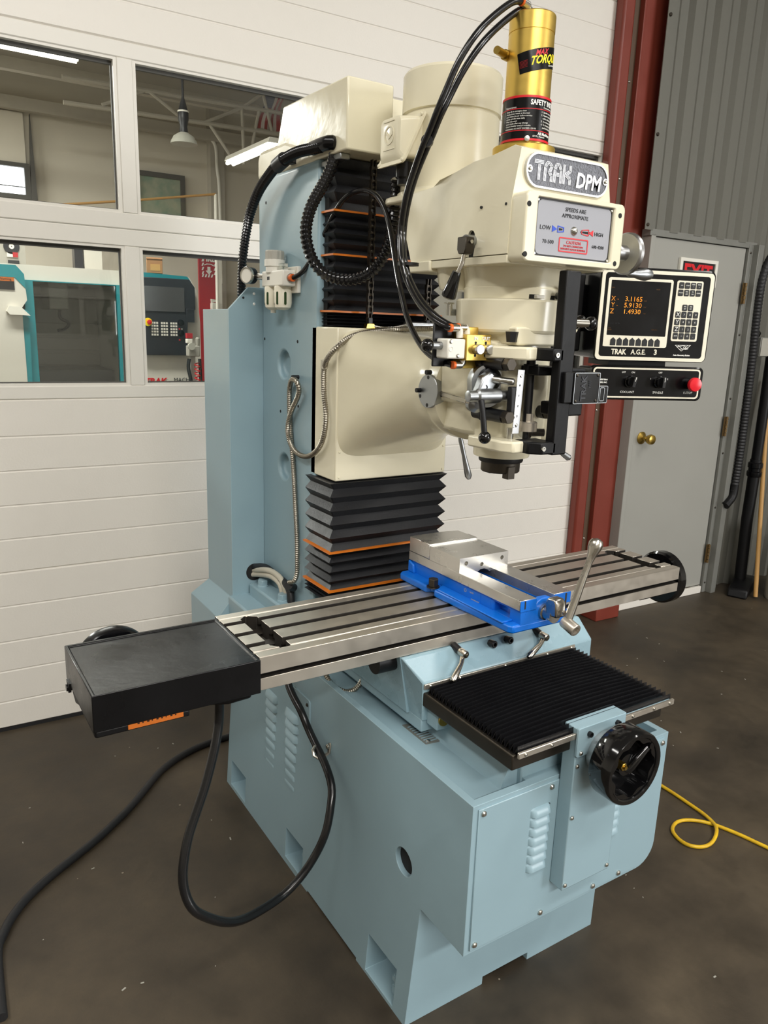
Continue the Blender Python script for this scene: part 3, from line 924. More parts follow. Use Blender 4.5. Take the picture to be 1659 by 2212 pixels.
# way bed and ways
wbed = part('way_bed', MB().box(.142, .410, .028, .78, .60, .70), 'blue', mm, bevel=.004)
part('bed_ledge', MB().prism([(.10, .607), (.142, .607), (.142, .69), (.135, .69)], 'y', .04, .74), 'blue', wbed)
part('bed_ledge', MB().prism([(.452, .607), (.410, .607), (.410, .69), (.417, .69)], 'y', .04, .74), 'blue', wbed)
part('ways', MB().box(.066, .486, -.022, .70, .692, .724), 'steel_dk', wbed, bevel=.003)
dg_ = part('drain_grate', MB().prism([(.068, .245), (.112, .238), (.112, .326), (.068, .336)], 'z', .608, .6105), 'galv', mm)
for k_ in range(9):
    part('grate_rib', MB().box(.071, .109, .2475 + k_ * .0088, .2500 + k_ * .0088, .6105, .612), 'blue', dg_)
for x, y in ((.078, .25), (.09, .29), (.10, .325)):
    part('grate_screw', screw_head(.005, .003, (0, 0, 1)), 'zinc', dg_, T(x, y, .611))
part('tray_chip', MB().box(.44, .50, .05, .09, .6085, .6095), 'steel_dk', mm)

# chain guard, dial and cross-feed handwheel
gd_ = part('screw_guard', MB().prism([(.215, .383), (.352, .383), (.352, .745), (.215, .745)], 'y', -.038, -.0036), 'blue', mm, bevel=.002)
part('mount_plate', MB().prism(rrect(.2115, .343, .687, .7485, .004), 'y', -.044, -.038), 'blue', gd_, bevel=.001, seg=1)
part('side_tab', MB().box(.352, .50, -.03, -.012, .722, .733), 'blue', gd_, bevel=.002)
cap = MB()
cap.lathe([(.0055, 0), (.0055, .007), (.0035, .007), (.0032, .003), (.0001, .003)], (0, 0, 0), (0, -1, 0), 14)
c0 = part('cap_screw', cap, 'ink', gd_, T(.240, -.044, .732))
dup(c0, gd_, T(.318, -.044, .735))
sg = part('guard_screw', screw_head(.0045, .0035), 'zinc', gd_, T(.222, -.044, .695))
for x, z in ((.222, .664), (.222, .55), (.222, .395), (.344, .55), (.344, .395), (.337, .705)):
    dup(sg, gd_, T(x, -.0385 if z < .69 else -.044, z))

HX, HZ = .284, .684
dl = part('feed_dial', MB().lathe([(.044, 0), (.044, .014), (.0425, .015), (.0425, .018), (.039, .019), (.039, .022), (.0415, .023), (.0415, .030), (.033, .033), (.022, .034), (.021, .046), (.0001, .046)], (HX, -.043, HZ), (0, -1, 0), 40), 'alum', mm)
hw = part('handwheel', MB().lathe([(.0715, 0), (.074, .004), (.074, .046), (.0715, .050), (.0645, .050), (.0625, .048), (.060, .018), (.02, .014), (.0001, .014), (.0001, .004), (.060, .0)], (HX, -.074, HZ), (0, -1, 0), 56), 'phenolic', mm)
sc = MB()
inner = [(HX + (.0555 + .0045 * math.cos(8 * t)) * math.cos(t), HZ + (.0555 + .0045 * math.cos(8 * t)) * math.sin(t)) for t in [2 * math.pi * i / 64 for i in range(64)]]
sc.ring(circ(HX, HZ, .063, 64), inner, 'y', -.120, -.088)
part('scalloped_rim', sc, 'phenolic', hw, ang=60)
part('hub_boss', MB().lathe([(.024, 0), (.022, .016), (.0001, .016)], (HX, -.088, HZ), (0, -1, 0), 28), 'phenolic', hw)
part('hub_nut', MB().prism([(HX - .022 + .0085 * x / .01, HZ + .008 + .0085 * z / .01) for x, z in hexa(.01)], 'y', -.116, -.094), 'brass', hw, bevel=.001)
part('hub_stud', MB().cyl((HX - .022, -.120, HZ + .008), (HX - .022, -.09, HZ + .008), .004), 'brass', hw)
part('folding_grip', MB().tube([(HX + .004, -.100, HZ - .016), (HX + .012, -.103, HZ - .006), (HX + .042, -.112, HZ + .030), (HX + .046, -.113, HZ + .034)], .009, 16, rf=lambda i: (.0095, .0105, .0075, .004)[i]), 'phenolic', hw)
part('grip_pivot', MB().cyl((HX + .046, -.121, HZ + .036), (HX + .046, -.10, HZ + .036), .007), 'phenolic', hw)

# sliding way cover in front of the saddle
wc = MB()
N = 23
ya, yb = -.028, .254
def cover_row(y, z, arch):
    return [(.073 + (.503 - .073) * i / 12, y, z + arch * (1 - (2 * i / 12 - 1) ** 2)) for i in range(13)]
top, bot = [], []
for i in range(2 * N + 1):
    t = i / (2 * N)
    y = ya + (yb - ya) * t
    ridge = i % 2 == 1
    bow = .010 * math.sin(math.pi * t) ** .7
    top.append(cover_row(y - (.004 if ridge else 0), .743 if ridge else .7215, bow))
    bot.append(cover_row(y - (.004 if ridge else 0), .739 if ridge else .7175, bow))
grid = []
vt = [[wc.v(p) for p in r] for r in top]
vb = [[wc.v(p) for p in r] for r in bot]
for i in range(2 * N):
    for j in range(12):
        wc.face([vt[i][j], vt[i][j + 1], vt[i + 1][j + 1], vt[i + 1][j]])
        wc.face([vb[i][j], vb[i + 1][j], vb[i + 1][j + 1], vb[i][j + 1]])
    for j in (0, 12):
        wc.face([vt[i][j], vt[i + 1][j], vb[i + 1][j], vb[i][j]])
cov = part('way_cover', wc, 'cover', mm, ang=20)
st = part('front_strip', MB().box(.069, .505, -.036, -.030, .7225, .7345), 'steel', cov, bevel=.001, seg=1)
sr = part('strip_screw', screw_head(.0035, .0025), 'zinc', st, T(.085, -.036, .7285))
for x in (.150, .225, .30, .375, .44, .49):
    dup(sr, st, T(x, -.036, .7285))
st2 = part('rear_strip', MB().box(.065, .512, .2545, .2585, .732, .744), 'steel', cov, bevel=.001, seg=1)
for x in (.08, .16, .29, .42, .50):
    dup(sr, st2, T(x, .2545, .738))

# ---- saddle
sd = MB()
sd.prism([(.2587, .655), (.2587, .745), (.302, .7905), (.64, .7905), (.64, .655)], 'x', .066, .574)
for v in sd.bm.verts:
    if v.co.x < .1 and v.co.z > .75:
        v.co.x -= .030
    if v.co.x > .5 and v.co.z > .75:
        v.co.x -= .006
sad = part('saddle', sd, 'blue_cast', mm, bevel=.004)
part('saddle_gib', MB().box(.078, .50, .222, .262, .648, .692), 'blue', sad, bevel=.003)
part('saddle_foot', MB().box(.066, .50, .262, .70, .628, .66), 'blue', sad, bevel=.003)
part('gib_screw', MB().lathe([(.014, 0), (.014, .004), (.0001, .004)], (.094, .222, .672), (0, -1, 0), 20), 'brass', sad)
part('left_wing', MB().prism([(.036, .7905), (.066, .7905), (.066, .655), (.06, .655)], 'y', .31, .64), 'blue_cast', sad)
part('limit_stop', MB().lathe([(.026, 0), (.026, .05), (.0001, .05)], (-.005, .35, .772), (1, 0, 0), 20), 'black_satin', sad)
part('limit_switch', MB().box(.040, .066, .325, .36, .757, .785), 'black_satin', sad, bevel=.004)
def lock_lever(c, tip):
    e = part('lock_lever', MB().cyl(Vector(c) + Vector((0, .012, .004)), Vector(c) + Vector((0, -.016, -.002)), .0085, n=18), 'ink', sad)
    h = Vector(c) + Vector((.002, -.03, -.004))
    mb = MB().lathe([(.008, 0), (.009, .002), (.009, .020), (.007, .022), (.0045, .022), (.004, .014), (.0001, .014)], Vector(c) + Vector((0, -.012, -.001)), Vector((.05, -1, -.08)), 20)
    part('lever_hub', mb, 'nickel', e)
    tip = Vector(tip)
    part('lever_arm', MB().tube([h + Vector((0, .01, -.004)), h.lerp(tip, .4), h.lerp(tip, .8), tip, tip + (tip - h).normalized() * .006], .006, 14, rf=lambda i: (.0065, .0052, .0072, .0078, .004)[i]), 'nickel', e)
lock_lever((.1768, .294, .788), (.1255, .236, .751))
lock_lever((.4157, .290, .782), (.3470, .240, .756))
def stud(x):
    p = Vector((x, .293, .783))
    mb = MB().lathe([(.0085, 0), (.0085, .016), (.0065, .018), (.0045, .018), (.004, .010), (.0001, .010)], p, (0, -.92, .1), 18)
    part('gib_stud', mb, 'ink', sad)
stud(.2726)
stud(.3213)

# ---- table
TX0, TX1 = -.2868, .9582
TZ = .8605
outl = [(.309, .7917), (.309, .8165), (.327, .8165), (.327, .826), (.309, .826), (.309, TZ - .001), (.310, TZ), (.3335, TZ), (.3345, TZ - .0025), (.3385, TZ - .0025), (.3395, TZ)]
for yc in (.3685, .4285, .490):
    outl += [(yc - .0077, TZ), (yc - .0077, TZ - .017), (yc - .0145, TZ - .017), (yc - .0145, TZ - .030), (yc + .0145, TZ - .030), (yc + .0145, TZ - .017), (yc + .0077, TZ - .017), (yc + .0077, TZ)]
outl += [(.5195, TZ), (.5205, TZ - .0025), (.5245, TZ - .0025), (.5255, TZ), (.548, TZ), (.549, TZ - .001), (.549, .7917)]
trans = MB()
for x0, x1 in ((TX0 + .0415, TX0 + .0785), (TX1 - .0785, TX1 - .0415)):
    trans.prism([(x0, .352), (x0 + .018, .335), (x1, .335), (x1, .506), (x0 + .018, .522), (x0, .506)], 'z', TZ - .036, TZ + .02)
tbl = part('table', MB().prism(outl, 'x', TX0, TX1), 'steel', mm, cutter=trans, bevel=.0008, seg=1)
tbl.data.materials.append(M['slot_dk'])
for p in tbl.data.polygons:
    q = p.center
    if .335 < q.y < .523 and TZ - .04 < q.z < TZ - .004 or .3115 < q.y < .33 and .8165 <= q.z <= .826 and abs(p.normal.y) + abs(p.normal.z) > .5:
        p.material_index = 1
for x0, x1 in ((TX0 + .042, TX0 + .078), (TX1 - .078, TX1 - .042)):
    part('chip_trough', MB().box(x0, x1, .340, .516, TZ - .0362, TZ - .034), 'slot_dk', tbl)
for yc in (.3685, .4285, .490):
    part('slot_floor', MB().box(TX0 + .001, TX1 - .001, yc - .0142, yc + .0142, TZ - .0299, TZ - .0285), 'slot_dk', tbl)
part('groove_floor', MB().box(TX0 + .001, TX1 - .001, .3255, .3268, .8167, .8258), 'slot_dk', tbl)

# black drive cover on the table's left end
dc = MB().box(-.594, -.2905, .294, .531, .7945, .8625)
dcv = part('drive_cover', dc, 'black_box', tbl, cutter=MB().box(-.588, -.297, .2985, .523, .8595, .87), bevel=.0015)
part('drive_housing', MB().prism([(.297, .7825), (.43, .7825), (.462, .772), (.50, .79), (.529, .815), (.529, .80), (.529, .86), (.297, .86)][0:5] + [(.529, .855), (.297, .855)], 'x', -.592, -.43), 'black_satin', tbl, bevel=.003)
part('front_lip', MB().box(-.591, -.428, .2955, .31, .7825, .7955), 'black_satin', tbl, bevel=.003)
lb = part('warning_sticker', MB().box(-.537, -.440, .2945, .2956, .7855, .7945), 'orange_lbl', tbl)
for i, wd in enumerate((.006, .004, .007, .003, .006, .005, .002, .006, .004)):
    part('printed_stroke', MB().box(-.521 + i * .0082, -.521 + i * .0082 + wd * .6, .2940, .2946, .7925, .7945), 'ink', tbl)
part('belt_guard', MB().prism([(-.395, .795), (-.395, .782), (-.345, .772), (-.30, .774), (-.292, .795)], 'y', .32, .48), 'black', tbl, bevel=.004)
part('cable_gland', MB().lathe([(.017, 0), (.017, .014), (.012, .018), (.012, .03), (.0001, .03)], (-.319, .44, .775), (0, 0, -1), 20), 'rubber', tbl)
part('hinge_pin', MB().cyl((-.600, .505, .787), (-.588, .505, .787), .007), 'black', tbl)
part('hinge_tab', MB().prism([(.49, .80), (.515, .80), (.512, .782), (.505, .777), (.497, .779)], 'x', -.597, -.592), 'black_satin', tbl)
part('end_wheel', MB().lathe([(.070, 0), (.074, .006), (.074, .024), (.068, .030), (.0001, .030)], (-.50, .538, .80), (0, 1, 0), 40), 'black', tbl)
# right-hand end wheel
ew = part('end_handwheel', MB().lathe([(.016, -.05), (.016, 0), (.070, 0), (.076, .006), (.076, .028), (.070, .034), (.062, .034), (.059, .014), (.0001, .012)], (1.008, .413, .793), (1, 0, 0), 48), 'phenolic', tbl)
part('end_bearing', MB().cyl((TX1, .413, .81), (1.0, .413, .793), .018), 'black', tbl)
part('end_bracket', MB().box(TX1 - .1, TX1, .35, .50, .765, .793), 'black', tbl, bevel=.005)

# ---- column, electrical cabinet, flanges
cl = MB().box(.100, .452, .835, 1.20, .56, 1.868)
holes = MB().cyl((.05, 1.032, 1.3664), (.122, 1.032, 1.3664), .037, n=36).cyl((.05, 1.029, 1.0785), (.122, 1.029, 1.0785), .0355, n=36)
clm = part('column', cl, 'blue', mm, cutter=holes, bevel=.018, seg=4)
for y, z in ((1.162, 1.4316), (.946, 1.4309), (1.053, 1.234), (.94, 1.26), (1.15, 1.80)):
    part('tapped_hole', MB().cyl((.0994, y, z), (.104, y, z), .0042, n=12), 'hole', clm)
part('hook_peg', MB().cyl((.08, .939, 1.338), (.104, .939, 1.338), .0055, n=12), 'ink', clm)
part('front_recess', MB().box(.118, .434, .815, .84, .70, 1.86), 'hole', clm)
pc_ = part('column_cap', MB().prism([(.855, 1.862), (.90, 1.905), (1.02, 1.938), (1.187, 1.938), (1.205, 1.92), (1.205, 1.862)], 'x', .097, .455), 'cream', mm, bevel=.014, seg=3)
fl1 = part('column_flange', MB().box(.044, .12, .93, 1.16, .60, .695), 'blue', mm, bevel=.006)
part('column_flange', MB().box(-.018, .06, 1.0, 1.18, .585, .658), 'blue', mm, bevel=.006)
def hexbolt(p):
    mb = MB().prism(hexa(.0165), 'z', 0, .018).cyl((0, 0, -.003), (0, 0, .002), .018)
    return part('hex_bolt', mb, 'blue', fl1, T(*p), bevel=.001, seg=1)
hexbolt((.072, 1.118, .697))
hexbolt((.072, .975, .697))
ec = MB()
ec.loft([[(-.0054, 1.18, 1.511), (.30, 1.18, 1.511), (.30, 1.385, 1.511), (-.0054, 1.385, 1.511)],
         [(-.0054, 1.18, .650), (.30, 1.18, .650), (.30, 1.385, .650), (-.0054, 1.385, .650)],
         [(-.052, 1.18, .592), (.30, 1.18, .592), (.30, 1.43, .592), (-.052, 1.43, .592)],
         [(-.052, 1.18, .30), (.30, 1.18, .30), (.30, 1.43, .30), (-.052, 1.43, .30)]])
ecb = part('electrical_cabinet', ec, 'blue', mm, bevel=.002)
part('mounting_plate', MB().prism([(-.0054, .65), (-.0054, 1.511), (.0547, 1.5735), (.10, 1.5735), (.10, .592), (-.052, .592)], 'y', 1.172, 1.182), 'blue', ecb, bevel=.001, seg=1)
part('cable_port', MB().cyl((.0668, 1.1705, .7245), (.0668, 1.174, .7245), .027, n=28), 'hole', ecb)
for x, z in ((.0718, 1.556), (.0718, 1.528)):
    part('rivet', MB().lathe([(.0042, 0), (.003, .002), (.0001, .002)], (x, 1.172, z), (0, -1, 0), 12), 'white_ink', ecb)
part('rivet_hole', MB().cyl((.0391, 1.1715, 1.5438), (.0391, 1.174, 1.5438), .0035, n=10), 'hole', ecb)

# ---- bellows on the column
def bellows(name, zs, x0, x1, y0, y1, inset, label):
    """Square bellows: rings at outer fold / inner fold alternately."""
    mb = MB()
    rings = []
    for i, z in enumerate(zs):
        o = i % 2 == 0
        d = 0 if o else inset
        w = (random.random() - .5) * .003
        c = .004 if o else .001
        rings.append([(x0 + d, y1, z + w), (x0 + d, y0 + d + c, z + w), (x0 + d + c, y0 + d, z), (x1 - d - c, y0 + d, z + w * .5), (x1 - d, y0 + d + c, z), (x1 - d, y1, z)])
    mb.loft(rings)
    return part(name, mb, 'bellows', mm, ang=18, label=label)
def folds(z0, z1, n):
    return [z0 + (z1 - z0) * i / (2 * n) for i in range(2 * n + 1)]
zl = folds(.77, .800, 3) + folds(.803, .905, 4)[1:] + folds(.908, 1.088, 5)[1:]
bl = bellows('lower_bellows', zl, .083, .450, .715, .86, .016, 'black folded bellows below the head casting')
zu = folds(1.476, 1.508, 4) + folds(1.512, 1.642, 5)[1:] + folds(1.646, 1.742, 4)[1:] + folds(1.748, 1.862, 3)[1:]
bu = bellows('upper_bellows', zu, .112, .440, .775, .87, .014, 'black folded bellows above the head casting')
def stiff(z, x0, x1, y0, y1, parent):
    th = .0045
    o_ = [(x0, y1), (x0, y0), (x1, y0), (x1, y1)]
    i_ = [(x0 + .012, y1), (x0 + .012, y0 + .012), (x1 - .012, y0 + .012), (x1 - .012, y1)]
    mb = MB()
    pts = o_ + list(reversed(i_))
    mb.prism(pts, 'z', z - th / 2, z + th / 2)
    part('stiffener', mb, 'orange_strip', parent)
stiff(.9065, .078, .455, .710, .86, bl)
stiff(.8015, .078, .455, .710, .86, bl)
for z in (1.510, 1.644, 1.745):
    stiff(z, .108, .444, .771, .87, bu)

# ---- lifting chains
def chain(x, y, z0, z1):
    mb = MB()
    p = .0145
    n = int((z1 - z0) / p)
    for i in range(n):
        z = z0 + i * p
        for s in (-1, 1):
            off = .0066 if i % 2 else .0046
            mb.prism([(y + dy, z + p / 2 + dz) for dy, dz in ((-.0058, -.011), (.0058, -.011), (.0045, 0), (.0058, .011), (-.0058, .011), (-.0045, 0))], 'x', x + s * off - .0009, x + s * off + .0009)
        mb.cyl((x - .0078, y, z), (x + .0078, y, z), .004, n=8)
    return part('lift_chain', mb, 'steel_dk', mm, kind='stuff', ang=40)
chain(.195, .738, 1.495, 1.868)
chain(.371, .738, 1.495, 1.60)
for x in (.195, .371):
    part('chain_anchor', MB().box(x - .006, x + .006, .730, .746, 1.470, 1.498), 'ink', mm, bevel=.001, seg=1)

# ---- counterweight housing at the top
ch = part('counterweight_housing', MB().prism([(.700, 1.866), (.700, 2.018), (1.037, 2.020), (1.075, 1.935), (1.187, 1.930), (1.187, 1.866)], 'x', .099, .222), 'cream_cast', mm, bevel=.004)
part('rear_housing', MB().box(.222, .452, .76, 1.037, 1.866, 2.010), 'cream', ch, bevel=.004)
part('pulley_bracket', MB().box(.103, .13, .735, .80, 1.852, 1.866), 'cast_al', ch, bevel=.003)
part('cover_rail', MB().box(.105, .17, .80, .835, 1.846, 1.860), 'cast_al', ch, bevel=.003)
part('hose_clip', MB().box(.086, .10, .955, .985, 1.872, 1.90), 'ink', ch, bevel=.002)

# ---- head casting: back plate and swelling neck
hc = part('head_casting', MB().box(.100, .447, .7277, .862, 1.0905, 1.472), 'cream', mm, bevel=.003)
def sup(cx, cz, rx, rzu, rzd, e, y, n=48):
    pts = []
    for i in range(n):
        t = 2 * math.pi * i / n
        c, s = math.cos(t), math.sin(t)
        pts.append((cx + rx * math.copysign(abs(c) ** (2 / e), c), y, cz + (rzu if s > 0 else rzd) * math.copysign(abs(s) ** (2 / e), s)))
    return pts
nk = MB()
nk.loft([sup(CX - .002, 1.31, .172, .160, .165, 9, .74), sup(CX - .002, 1.315, .170, .155, .160, 6, .722), sup(CX - .001, 1.325, .165, .140, .152, 4.2, .69), sup(CX, 1.333, .152, .126, .136, 3.0, .63),
         sup(CX, 1.340, .133, .115, .120, 2.5, .57), sup(CX, 1.343, .116, .106, .108, 2.15, .51), sup(CX, 1.345, .104, .100, .101, 2, .462), sup(CX, 1.345, .112, .108, .108, 2, .450), sup(CX, 1.345, .114, .110, .110, 2, .435), sup(CX, 1.345, .114, .110, .110, 2, .405), sup(CX, 1.345, .09, .09, .09, 2, .395)])
part('neck', nk, 'cream_cast', hc, ang=60)
for x, z in ((.112, 1.10), (.438, 1.10), (.438, 1.165), (.112, 1.165)):
    part('corner_screw', screw_head(.0032, .0022), 'cream', hc, T(x, .7277, z))
part('flange_plug', MB().cyl((.145, .415, 1.385), (.158, .415, 1.385), .005), 'hole', hc)
part('oil_fitting', MB().prism([(.180, 1.472), (.205, 1.472), (.202, 1.483), (.183, 1.483)], 'y', .725, .74), 'brass', hc)
part('oil_line', MB().tube(smooth_path([(.20, .73, 1.478), (.23, .715, 1.474), (.27, .72, 1.478), (.30, .73, 1.484)], .01), .0035, 8), 'zinc', hc)
part('oil_manifold', MB().cyl((.30, .735, 1.484), (.42, .735, 1.484), .008), 'cast_al', hc)
for a_, b_ in (((.29, .47, 1.235), (.318, .46, 1.13)), ((.560, .45, 1.205), (.62, .43, 1.165))):
    a_, b_ = Vector(a_), Vector(b_)
    part('clamp_handle', MB().tube([a_, a_.lerp(b_, .12), a_.lerp(b_, .45), a_.lerp(b_, .75), a_.lerp(b_, .93), b_], .008, 14, rf=lambda i: (.004, .0058, .0052, .0075, .0085, .004)[i]), 'cast_al', hc)

# ---------------------------------------------------------------- milling head
AX, AY = CX, .305
hd = part('quill_housing', MB().lathe([(.046, 1.215), (.0595, 1.2155), (.0605, 1.219), (.0605, 1.243), (.067, 1.252), (.082, 1.266), (.087, 1.28), (.087, 1.44), (.085, 1.47), (.085, 1.49)], (AX, AY, 0), (0, 0, 1), 56), 'cream_cast', mm, ang=50)
part('front_casting', MB().prism([(.190, .30), (.198, .236), (.206, .226), (.300, .226), (.340, .25), (.365, .31)], 'z', 1.248, 1.452), 'cream', hd, bevel=.006)
part('front_gusset', MB().prism([(.205, 1.45), (.34, 1.45), (.37, 1.485), (.20, 1.485)], 'y', .20, .32), 'cream', hd, bevel=.004)
part('left_boss', MB().prism([(.172, .40), (.170, .31), (.178, .268), (.215, .236), (.25, .30), (.25, .40)], 'z', 1.325, 1.458), 'cream_cast', hd, bevel=.008)
part('left_web', MB().prism([(.196, .43), (.183, .33), (.205, .26), (.26, .26), (.28, .43)], 'z', 1.262, 1.34), 'cream_cast', hd, bevel=.010)
part('right_boss', MB().prism([(.335, .36), (.325, .245), (.365, .235), (.382, .28), (.38, .36)], 'z', 1.25, 1.40), 'cream_cast', hd, bevel=.012)
part('rear_link', MB().box(.205, .347, .355, .44, 1.275, 1.42), 'cream_cast', hd, bevel=.01)
part('nose_ring', MB().lathe([(.0001, 1.203), (.0465, 1.203), (.048, 1.206), (.048, 1.2165), (.0001, 1.2165)], (AX, AY, 0), (0, 0, 1), 48), 'ink', hd)
part('spindle_nose', MB().lathe([(.022, 1.19), (.022, 1.1805), (.040, 1.1805), (.042, 1.183), (.042, 1.204), (.0001, 1.204)], (AX, AY, 0), (0, 0, 1), 48), 'steel_dk', hd)
for s in (-1, 1):
    part('drive_key', MB().box(-.010, .010, -.008, .010, 1.170, 1.197), 'steel_dk', hd, T(AX + (-.006 if s < 0 else .006), AY + s * .036, 0), bevel=.001, seg=1)
gr = part('gear_housing', MB().lathe([(.080, 1.468), (.100, 1.470), (.110, 1.4745), (.1125, 1.479), (.1145, 1.534), (.1125, 1.5375), (.08, 1.538)], (AX, AY, 0), (0, 0, 1), 72), 'cream', mm, ang=20)
part('ring_plug', MB().cyl((.196, .207, 1.456), (.196, .207, 1.476), .010, .013, 6), 'ink', gr)
def oiler(x, y, z, dx):
    mb = MB().cyl((x, y, z - .013), (x, y, z + .010), .0065, n=14)
    e = part('oil_cup', mb, 'zinc', gr)
    part('cup_lid', MB().box(x - .010, x + .008, y - .007, y + .007, z + .010, z + .013), 'zinc', e, bevel=.001, seg=1)
    part('cup_stem', MB().cyl((x, y, z - .006), (x + dx, y + .004, z - .006), .007, n=12), 'cast_al', e)
oiler(.166, .372, 1.517, .022)
oiler(.318, .195, 1.553, -.020)
un = part('upper_neck', MB().lathe([(.08, 1.5375), (.099, 1.5385), (.100, 1.5595), (.0985, 1.561), (.0995, 1.575), (.106, 1.60), (.08, 1.602)], (AX, AY, 0), (0, 0, 1), 64), 'cream', mm, ang=40)
part('rear_lobe', MB().lathe([(.03, 1.555), (.040, 1.557), (.044, 1.57), (.050, 1.60), (.02, 1.602)], (.21, .40, 0), (0, 0, 1), 32), 'cream', un)
part('lock_slot', MB().prism([(.238, .2075), (.300, .2065), (.300, .24), (.238, .24)], 'z', 1.5395, 1.5475), 'hole', un)
part('lock_tab', MB().prism([(.246, .199), (.266, .198), (.266, .22), (.246, .22)], 'z', 1.540, 1.5465), 'white_pl', un, bevel=.001, seg=1)

# belt housing
bhp = [(.186, 1.6145), (.183, 1.704), (.185, 1.797), (.203, 1.8035), (.262, 1.7955), (.320, 1.792), (.377, 1.781), (.405, 1.768), (.426, 1.757), (.531, 1.7555), (.5476, 1.717), (.5457, 1.689), (.497, 1.6145)]
bh_ = MB().prism(bhp, 'x', .150, .410)
for v in bh_.bm.verts:
    if v.co.z > 1.775:
        v.co.x += .018 if v.co.x < .28 else -.018
    if v.co.y > .52:
        v.co.x += .012 if v.co.x < .28 else -.012
bcut = MB().box(.10, .168, .284, .307, 1.60, 1.652).cyl((.10, .2955, 1.652), (.168, .2955, 1.652), .0115, n=20)
bho = part('belt_housing', bh_, 'cream', mm, cutter=bcut, bevel=.006, seg=3)
part('housing_base', MB().prism([(.182, .41), (.182, .16), (.185, .151), (.497, .151), (.499, .16), (.499, .40), (.182, .41)][0:6] + [(.49, .409)], 'z', 1.598, 1.6125) if False else MB().box(.151, .409, .186, .424, 1.598, 1.6135), 'cream', bho, bevel=.002)
part('tail_lip', MB().box(.146, .414, .422, .500, 1.592, 1.6145), 'cream', bho, bevel=.003)
part('slot_shade', MB().box(.158, .166, .2845, .3065, 1.606, 1.663), 'hole', bho)  # black box painted in as the dark depth of the lever slot
for y, z in ((.1968, 1.7009), (.2682, 1.7021)):
    part('screw_hole', MB().cyl((.1494, y, z), (.153, y, z), .0026, n=10), 'hole', bho)
lvr = part('speed_lever', MB().prism([(.265, 1.616), (.283, 1.616), (.288, 1.624), (.288, 1.647), (.261, 1.647), (.261, 1.624)], 'x', .113, .134), 'steel_dk', bho, bevel=.0015, seg=1)
part('lever_shaft', MB().cyl((.13, .283, 1.642), (.165, .293, 1.645), .011, n=18), 'cast_al', lvr)
part('lever_pin', MB().cyl((.124, .256, 1.638), (.124, .259, 1.638), .0035, n=12), 'zinc', lvr)
part('lever_arm', MB().tube([(.119, .272, 1.615), (.117, .273, 1.60), (.113, .276, 1.588), (.110, .280, 1.576)], .0042, 12), 'nickel', lvr)
part('lever_grip', MB().lathe([(.0075, 0), (.0085, .002), (.0145, .045), (.0145, .050), (.010, .053), (.0001, .053)], (.110, .279, 1.584), Vector((-.002, .016, -.038)), 24), 'phenolic', lvr)

# hooded front bezel and speed plate
def rr4(x0, x1, z0, z1, r):
    return rrect(x0, x1, z0, z1, r, 6)
oz = rr4(.149, .404, 1.600, 1.7195, .012)
iz = rr4(.178, .3745, 1.6115, 1.7105, .003)
bz = MB().ring(oz, iz, 'y', .141, .19)
for v in bz.bm.verts:           # the hood tapers back into the housing
    if v.co.y > .15 and (v.co.x < .17 or v.co.x > .38):
        v.co.x += .004 if v.co.x < .28 else -.004
bzl = part('front_hood', bz, 'cream', bho, bevel=.003)
for x, z in ((.1555, 1.696), (.154, 1.6115), (.3895, 1.699), (.3875, 1.611)):
    part('hood_screw', MB().lathe([(.0048, 0), (.0048, .004), (.0001, .0035)], (x, .1405, z), (0, 1, 0), 12), 'hole', bzl)
spl = part('speed_plate', MB().prism(rrect(.1772, .3752, 1.611, 1.711, .003), 'y', .1475, .1535), 'ink', bho)
part('plate_face', MB().prism(rrect(.1825, .3715, 1.6148, 1.7075, .010), 'y', .1468, .1476), 'plate', spl)
PY = .1464
def ptext(s, size, x, z, m='ink', y=PY, **k):
    return text(s, size, wall_text(x, y, z), m, spl, **k)
ptext('SPEEDS ARE', .0098, .2765, 1.6965, xs=1.05)
ptext('APPROXIMATE', .0098, .2765, 1.6855, xs=1.05)
ptext('LOW', .0105, .2030, 1.6610, xs=1.1)
ptext('HIGH', .0095, .3420, 1.6602, xs=1.05)
ptext('70-500', .0092, .2125, 1.6375, xs=1.1)
ptext('600-4200', .0082, .3425, 1.6375, xs=1.05)
part('caution_box', MB().ring(rrect(.2395, .3155, 1.6225, 1.6485, .003), rrect(.2418, .3132, 1.6248, 1.6462, .002), 'y', PY - .0004, PY), 'red', spl)
ptext('CAUTION', .0080, .2775, 1.6402, 'red', xs=1.05)
ptext('DO NOT CHANGE RPM', .0048, .2775, 1.6338, 'red', xs=1.0)
ptext('WITHOUT MOTOR RUNNING', .0048, .2775, 1.6282, 'red', xs=1.0)
part('arrow', MB().prism([(.2200, 1.6665), (.2325, 1.6610), (.2200, 1.6550)], 'y', PY - .0004, PY), 'blue_ink', spl)
part('arrow', MB().prism([(.3265, 1.6670), (.3150, 1.6610), (.3265, 1.6555)], 'y', PY - .0004, PY), 'red', spl)
def trapz(x0, x1, h0, h1, zc, m, inner):
    part('window_outline', MB().ring([(x0, zc - h0), (x1, zc - h1), (x1, zc + h1), (x0, zc + h0)], [(x0 + .002, zc - h0 + .002), (x1 - .002, zc - h1 + .0015), (x1 - .002, zc + h1 - .0015), (x0 + .002, zc + h0 - .002)], 'y', PY - .0004, PY), m, spl)
    part('speed_window', MB().prism([(x0 + .004, zc - h0 + .004), (x1 - .004, zc - h1 + .003), (x1 - .004, zc + h1 - .003), (x0 + .004, zc + h0 - .004)], 'y', PY - .0002, PY), 'hole', spl)
trapz(.2335, .2500, .0062, .0042, 1.6612, 'blue_ink', 0)
trapz(.3135, .2970, .0062, .0042, 1.6612, 'red', 0)
